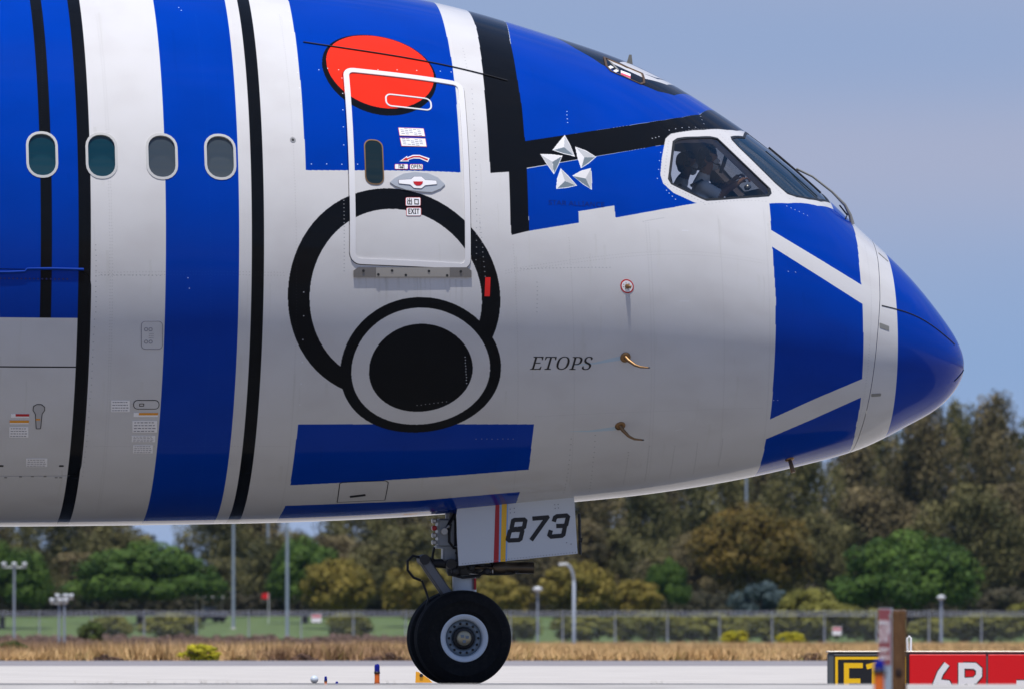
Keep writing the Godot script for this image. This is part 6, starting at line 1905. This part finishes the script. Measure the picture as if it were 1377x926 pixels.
	obj("knot", done(st), mat("knot_wood", Color(0.13, 0.05, 0.035), 0.8), p)
	var pl := local("warning_plate", 2.13, dep, y, -1.3)
	tag(pl, "red and white metal warning plate fixed to the timber post, seen edge on", "sign")
	st = stool()
	box(st, Vector3(0.25, 0.75, 0.006), Transform3D(Basis(), Vector3(-0.125, h - 0.365, 0)), 0.002)
	obj("plate", done(st), mat("plate_blue_white", Color(0.72, 0.8, 0.85), 0.35, 0.1), pl)
	st = stool()
	box(st, Vector3(0.225, 0.315, 0.002), Transform3D(Basis(), Vector3(-0.13, h - 0.15, 0.0042)))
	obj("red_field", done(st), mat("plate_red", Color(0.62, 0.06, 0.1), 0.4), pl)
	glyph(pl, "STOP", Vector3(-0.235, h - 0.185, 0.0056), 0.13, M.placard_white, true, 0.21)
	for r in 2:
		glyph(pl, ["RESTRICTED", "AREA"][r], Vector3(-0.225, h - 0.235 - 0.042 * r, 0.0056), 0.026, M.placard_white, true, 0.18)
	glyph(pl, "W", Vector3(-0.2, h - 0.385, 0.0036), 0.05, M.grey_ink, true, 0.12)
	st = stool()
	lathe(st, [Vector2(0.011, 0), Vector2(0.009, 0.006), Vector2(0, 0.008)], 12, Transform3D(Basis(Vector3.RIGHT, PI / 2), Vector3(-0.02, h - 0.035, 0.005)))
	obj("bolt", done(st), M.bare_metal, pl)


func build_small() -> void:
	mat("pole_grey", Color(0.58, 0.62, 0.68), 0.6)
	mat("lamp_grey", Color(0.78, 0.8, 0.82), 0.5)
	mat("blue_lens", Color(0.02, 0.05, 0.5), 0.08)
	mat("orange_paint", Color(0.85, 0.4, 0.08), 0.5)
	edge_light(-1.21, 128.0, 0.26, 0.024, "dome", "blue domed light on orange stem at the taxiway edge left of the nose wheels")
	edge_light(1.8, 70.0, 0.39, 0.027, "dome", "blue domed light on orange stem in front of the E1 panel", 1.9)
	edge_light(-1.8, 130.0, 0.15, 0.038, "globe", "clear round globe light beside two small blue lights")
	edge_light(-1.71, 131.0, 0.14, 0.013, "dome", "small blue light just right of the clear globe light")
	edge_light(-1.62, 132.0, 0.09, 0.014, "dome", "lowest and smallest blue light, second right of the clear globe")
	# yellow chock behind the far wheel
	var c := local("wheel_chock", -0.97, 156.0, 0.0)
	tag(c, "yellow wheel chock on the taxiway behind the nose wheels", "chock")
	var st := stool()
	prism(st, PackedVector2Array([Vector2(-0.085, 0.0), Vector2(0.1, 0.0), Vector2(0.06, 0.04), Vector2(-0.05, 0.115), Vector2(-0.08, 0.12)]), 0.5, Transform3D(Basis(), Vector3(0, 0.002, -0.25)))
	obj("block", done(st), mat("chock_yellow", Color(0.88, 0.62, 0.1), 0.6), c)
	st = stool()
	tube(st, [Vector3(-0.02, 0.08, 0.25), Vector3(-0.02, 0.08, 0.262)], [0.02], 10)
	obj("end_grip", done(st), M.black_ink, c)
	# poles
	mast(-26.51, 760.0, 4.26, 0.065, "cross", "pole with a short crossbar lamp head before the leftmost dark tree")
	mast(-19.68, 620.0, 2.05, 0.05, "twin", "left one of two short poles with clustered white lamp heads")
	mast(-19.51, 622.0, 2.25, 0.05, "twin", "right one of two short poles with clustered white lamp heads")
	mast(-19.23, 985.0, 9.01, 0.11, "", "tall bare pole left of the one under the dark blue band")
	mast(-15.12, 960.0, 9.3, 0.12, "", "tall bare pole in front of the dark tree left of the nose gear")
	mast(-18.64, 1090.0, 9.92, 0.11, "", "bare pole farther back, its foot hidden by the dark tree")
	mast(1.4, 780.0, 3.1, 0.06, "cap", "short pole with white cap lamp just right of the nose wheels")
	mast(3.39, 780.0, 4.52, 0.09, "bent", "pale pole with bent over lamp head below the gear door")
	mast(17.82, 1085.0, 12.7, 0.12, "", "pale pole top rising above the rust coloured tree")
	mast(25.56, 850.0, 2.85, 0.1, "cap", "pale pole beneath the round green tree behind the red panels")
	# golfers' flag and cart on the lawn
	var f := local("golf_flag", -17.26, 1000.0, lie(1000.0))
	tag(f, "red flag on a thin pole on the lawn beyond the fence", "flag")
	st = stool()
	tube(st, [Vector3(0.2, -0.1, 0), Vector3(0.2, 2.2, 0)], [0.025], 6)
	obj("pole", done(st), M.placard_white, f)
	st = stool()
	prism(st, PackedVector2Array([Vector2(0.18, 2.2), Vector2(-0.25, 2.12), Vector2(-0.28, 1.8), Vector2(0.18, 1.76)]), 0.02)
	obj("cloth", done(st), mat("flag_red", Color(0.85, 0.05, 0.1), 0.7), f)
	var g := local("golf_cart", -21.32, 1010.0, lie(1010.0), 0.5)
	tag(g, "white-roofed dark golf cart on the lawn beyond the fence", "cart")
	st = stool()
	box(st, Vector3(2.2, 0.5, 1.1), Transform3D(Basis(), Vector3(0, 0.5, 0)), 0.1)
	box(st, Vector3(0.6, 0.35, 1.0), Transform3D(Basis(), Vector3(-0.15, 0.9, 0)), 0.06)
	obj("body", done(st), mat("cart_navy", Color(0.12, 0.14, 0.2), 0.4), g)
	st = stool()
	box(st, Vector3(1.7, 0.08, 1.15), Transform3D(Basis(), Vector3(-0.1, 1.8, 0)), 0.03)
	obj("roof", done(st), M.placard_white, g)
	for x in [-0.9, 0.65]:
		for z in [-0.5, 0.5]:
			st = stool()
			tube(st, [Vector3(x, 0.6, z), Vector3(x * 0.95, 1.78, z)], [0.025], 6)
			obj("roof_post", done(st), M.grey_paint, g)
			st = stool()
			tube(st, [Vector3(x, 0.22, z - 0.1), Vector3(x, 0.22, z + 0.1)], [0.22], 14)
			obj("wheel", done(st), M.tyre_rubber, g)


func build_pilot() -> void:
	var shirt := Color(0.8, 0.85, 0.89)
	var skin := Color(0.36, 0.19, 0.12)
	var navy := Color(0.02, 0.025, 0.04)
	var hairc := Color(0.012, 0.01, 0.01)
	var cloth := mat("person_cloth", Color.WHITE, 0.75, 0.0, 0.3)
	cloth.vertex_color_use_as_albedo = true
	var zc := 0.62
	var hip := Vector3(1.82, 4.86, zc)
	var neck := Vector3(1.954, 5.324, 0.62)
	var head := Vector3(2.001, 5.504, 0.62)
	var p := thing("person", Vector3(1.86, 4.8, zc))
	tag(p, "seated person in a pale short-sleeved shirt and headset at the flight deck window", "person")
	var sh := neck + Vector3(-0.03, -0.1, 0)
	var near := sh + Vector3(0.01, -0.02, 0.19)
	var off := sh + Vector3(0.01, -0.02, -0.19)
	var elbow := Vector3(2.081, 5.115, 0.84)
	var wrist := Vector3(2.293, 5.25, 0.78)
	var elbow2 := Vector3(elbow.x + 0.02, elbow.y, zc - 0.24)
	var wrist2 := Vector3(wrist.x - 0.02, wrist.y + 0.03, zc - 0.13)
	var mid_up := near.lerp(elbow, 0.72)
	var mid_up2 := off.lerp(elbow2, 0.72)
	var bones := [
		[hip + Vector3(0, 0, -0.09), hip + Vector3(0, 0, 0.09), 0.125, 0.125, navy],
		[hip + Vector3(-0.01, 0.02, 0), sh + Vector3(-0.02, -0.16, 0), 0.13, 0.14, shirt],
		[sh + Vector3(-0.02, -0.16, -0.08), sh + Vector3(-0.02, -0.16, 0.08), 0.12, 0.12, shirt],
		[sh + Vector3(-0.01, -0.03, -0.14), sh + Vector3(-0.01, -0.03, 0.14), 0.068, 0.068, shirt],
		[sh + Vector3(-0.015, 0.01, 0), neck + Vector3(-0.012, -0.02, 0), 0.078, 0.068, shirt],
		[sh + Vector3(-0.01, 0.0, 0), neck + Vector3(0.005, 0.03, 0), 0.062, 0.055, skin],
		[near, mid_up, 0.066, 0.062, shirt], [off, mid_up2, 0.066, 0.062, shirt],
		[mid_up, elbow, 0.047, 0.042, skin], [mid_up2, elbow2, 0.047, 0.042, skin],
		[elbow, wrist, 0.043, 0.028, skin], [elbow2, wrist2, 0.043, 0.028, skin],
		[hip + Vector3(0.03, 0, 0.1), hip + Vector3(0.46, 0.04, 0.12), 0.085, 0.062, navy],
		[hip + Vector3(0.03, 0, -0.1), hip + Vector3(0.46, 0.04, -0.12), 0.085, 0.062, navy],
		[hip + Vector3(0.46, 0.04, 0.12), hip + Vector3(0.56, -0.42, 0.12), 0.06, 0.042, navy],
		[hip + Vector3(0.46, 0.04, -0.12), hip + Vector3(0.56, -0.42, -0.12), 0.06, 0.042, navy],
		[hip + Vector3(0.54, -0.48, 0.12), hip + Vector3(0.73, -0.51, 0.13), 0.045, 0.035, Color(0.02, 0.02, 0.02)],
		[hip + Vector3(0.54, -0.48, -0.12), hip + Vector3(0.73, -0.51, -0.13), 0.045, 0.035, Color(0.02, 0.02, 0.02)],
	]
	var st := stool()
	add_body(st, body(bones, 0.012, 0.035), p.position)
	# head: skull, jaw, nose, ear, lips, eyes
	var h := head
	var face := [
		[h + Vector3(-0.022, 0.02, 0), h + Vector3(0.012, 0.028, 0), 0.082, 0.08, skin],
		[h + Vector3(0.03, 0.0, 0), h + Vector3(0.045, -0.07, 0), 0.058, 0.043, skin],
		[h + Vector3(0.0, -0.06, 0), neck + Vector3(0.003, 0.0, 0), 0.05, 0.055, skin],
		[h + Vector3(0.09, 0.008, 0), h + Vector3(0.109, -0.022, 0), 0.009, 0.014, skin],
		[h + Vector3(0.078, 0.03, -0.03), h + Vector3(0.078, 0.03, 0.03), 0.013, 0.013, skin],
		[h + Vector3(0.089, -0.052, -0.014), h + Vector3(0.089, -0.052, 0.014), 0.008, 0.008, Color(0.3, 0.12, 0.09)],
		[h + Vector3(0.084, -0.064, -0.012), h + Vector3(0.084, -0.064, 0.012), 0.009, 0.009, Color(0.3, 0.12, 0.09)],
		[h + Vector3(0.081, 0.012, 0.03), h + Vector3(0.083, 0.012, 0.031), 0.01, 0.01, Color(0.5, 0.5, 0.5)],
		[h + Vector3(0.081, 0.012, -0.03), h + Vector3(0.083, 0.012, -0.031), 0.01, 0.01, Color(0.5, 0.5, 0.5)],
		[h + Vector3(0.0, 0.02, 0.08), h + Vector3(-0.004, -0.02, 0.078), 0.014, 0.01, skin],
		[h + Vector3(0.0, 0.02, -0.08), h + Vector3(-0.004, -0.02, -0.078), 0.014, 0.01, skin],
	]
	add_body(st, body(face, 0.0045, 0.012), p.position)
	for s in [1.0, -1.0]:
		var w: Vector3 = wrist if s > 0.0 else wrist2
		var d := ((wrist - elbow) if s > 0.0 else (wrist2 - elbow2)).normalized()
		var up := Vector3(-d.y, d.x, 0).normalized()
		var out_ := Vector3(0, 0, s)
		var palm := w + d * 0.07
		var hand := [[w - d * 0.03, palm, 0.026, 0.022, skin], [palm + out_ * 0.026, palm - out_ * 0.026, 0.016, 0.016, skin], [w + d * 0.02 + out_ * 0.015, palm + out_ * 0.028, 0.018, 0.014, skin], [w + d * 0.02 - out_ * 0.015, palm - out_ * 0.028, 0.018, 0.014, skin]]
		var lens := [0.036, 0.042, 0.039, 0.03]
		for i in 4:
			var a := palm + d * 0.012 + out_ * (-0.03 + 0.02 * i)
			var b: Vector3 = a + (d - up * 0.35).normalized() * lens[i]
			var c: Vector3 = b + (d * 0.35 - up).normalized() * lens[i] * 0.7
			var e: Vector3 = c + (-d * 0.5 - up * 0.7).normalized() * lens[i] * 0.5
			hand.append_array([[a, b, 0.0092, 0.0085, skin], [b, c, 0.0085, 0.0078, skin], [c, e, 0.0078, 0.007, skin]])
		var t0 := w + d * 0.025 - out_ * 0.022
		var t1 := t0 + (d * 0.7 - out_ * 0.5 - up * 0.4).normalized() * 0.045
		hand.append_array([[t0, t1, 0.012, 0.0098, skin], [t1, t1 + (d - up * 0.5).normalized() * 0.03, 0.0098, 0.0085, skin]])
		add_body(st, body(hand, 0.004, 0.006), p.position)
	st.generate_normals()
	obj("body", st.commit(), cloth, p)
	st = stool()
	add_body(st, body([[h + Vector3(-0.035, 0.045, 0), h + Vector3(0.015, 0.062, 0), 0.083, 0.072, hairc], [h + Vector3(-0.05, 0.0, 0), h + Vector3(-0.05, -0.04, 0), 0.07, 0.055, hairc], [h + Vector3(0.04, 0.075, -0.03), h + Vector3(0.04, 0.075, 0.03), 0.038, 0.038, hairc]], 0.006, 0.02), p.position)
	st.generate_normals()
	obj("hair", st.commit(), cloth, p)
	st = stool()
	var band_ := []
	for i in 13: band_.append(h - p.position + Vector3(-0.01, 0.03 + 0.118 * sin(PI * i / 12.0), 0.1 * cos(PI * i / 12.0)))
	tube(st, band_, [0.009], 8)
	for s in [1.0, -1.0]:
		lathe(st, [Vector2(0, 0.022), Vector2(0.03, 0.02), Vector2(0.036, 0.008), Vector2(0.034, -0.01), Vector2(0, -0.012)], 16, Transform3D(Basis(Vector3.RIGHT, s * PI / 2), h - p.position + Vector3(-0.008, 0.0, 0.095 * s)))
	tube(st, [h - p.position + Vector3(0.0, -0.015, 0.1), h - p.position + Vector3(0.06, -0.055, 0.085), h - p.position + Vector3(0.115, -0.06, 0.03)], [0.005, 0.005, 0.011], 8)
	obj("headset", done(st), M.black_ink, p)
	st = stool()
	add_body(st, body([[h + Vector3(0.06, -0.03, 0), h + Vector3(0.06, -0.075, 0), 0.056, 0.045, Color(0.62, 0.66, 0.72)]], 0.006, 0.01), p.position)
	st.generate_normals()
	obj("face_mask", st.commit(), cloth, p)
	st = stool()
	for s in [1.0, -1.0]:
		tube(st, [sh - p.position + Vector3(-0.1, 0.0, 0.1 * s), sh - p.position + Vector3(-0.01, 0.055, 0.1 * s), sh - p.position + Vector3(0.1, -0.06, 0.1 * s), sh - p.position + Vector3(0.14, -0.2, 0.08 * s), hip - p.position + Vector3(0.14, 0.05, 0.03 * s)], [0.016], 6)
	obj("harness", done(st), M.seat_fabric, p)
	var second := copy(p, p.position + Vector3(-0.06, -0.01, -1.24))
	tag(second, "second seated person on the far side of the flight deck, mostly hidden behind the first", "person")


# ---------------------------------------------------------------- light, camera, sky
func sky_picture() -> Image:
	# clear blue air with thin high cloud, deeper towards the zenith
	var w := 1536
	var hh := 768
	var im := Image.create(w, hh, false, Image.FORMAT_RGBAF)
	var n := FastNoiseLite.new()
	n.seed = 8
	n.frequency = 2.2
	n.fractal_octaves = 4
	for y in hh:
		var el := PI / 2 - PI * (y + 0.5) / hh
		var s := maxf(sin(el), 0.0)
		var a := 1.0 - pow(1.0 - s, 5.0)
		var base := Color(0.27, 0.405, 0.65).lerp(Color(0.085, 0.2, 0.5), a)
		var veil := 0.35 * exp(-s * 2.0)
		if el < -0.02:
			im.fill_rect(Rect2i(0, y, w, 1), Color(0.27, 0.405, 0.65))
			continue
		for x in w:
			var az := TAU * (x + 0.5) / w
			var d := Vector3(-cos(el) * sin(az), sin(el) * 14.0, cos(el) * cos(az))
			var c := clampf(n.get_noise_3dv(d * 1.2 + Vector3(0, 0, 30.2)) * 1.9 + 0.42, 0.0, 1.0)
			im.set_pixel(x, y, base.lerp(Color(0.43, 0.445, 0.575), c * (0.45 + veil)))
	return im


func _ready() -> void:
	var cam := Camera3D.new()
	cam.name = "camera"
	add_child(cam)
	cam.position = Vector3(-EYE_D * sin(YAW), 0.5, EYE_D * cos(YAW))
	cam.look_at(Vector3(0, 3.57, 0))
	cam.near = 1.0
	cam.far = 9000.0
	var optics := CameraAttributesPhysical.new()
	optics.frustum_focal_length = 497.8
	optics.frustum_focus_distance = 149.0
	optics.exposure_aperture = 8.5
	optics.frustum_near = 1.0
	optics.frustum_far = 9000.0
	cam.attributes = optics
	cam.fov = 2.762
	cam.current = true

	var env := Environment.new()
	env.background_mode = Environment.BG_SKY
	var sky := Sky.new()
	var pano := PanoramaSkyMaterial.new()
	pano.panorama = ImageTexture.create_from_image(sky_picture())
	sky.sky_material = pano
	env.sky = sky
	env.tonemap_mode = Environment.TONE_MAPPER_LINEAR
	env.tonemap_exposure = 1.02
	env.sdfgi_enabled = true
	env.ssao_enabled = true
	env.ssil_enabled = true
	env.fog_enabled = true
	env.fog_light_color = Color(0.62, 0.72, 0.86)
	env.fog_density = 0.000015
	var we := WorldEnvironment.new()
	we.name = "world_environment"
	we.environment = env
	add_child(we)
	var sun := DirectionalLight3D.new()
	sun.name = "sun"
	sun.light_color = Color(1.0, 0.975, 0.94)
	sun.light_energy = 1.45
	sun.light_angular_distance = 0.5
	sun.shadow_enabled = true
	add_child(sun)
	# high sun on the near side of the aircraft, a little towards its tail
	sun.look_at_from_position(Vector3(-0.06, 0.955, 0.29) * 100.0, Vector3.ZERO, Vector3(1, 0, 0))

	make_lut()
	build_ground()
	build_jet()
	build_plants()
	build_fence()
	build_signs()
	build_small()
	build_pilot()
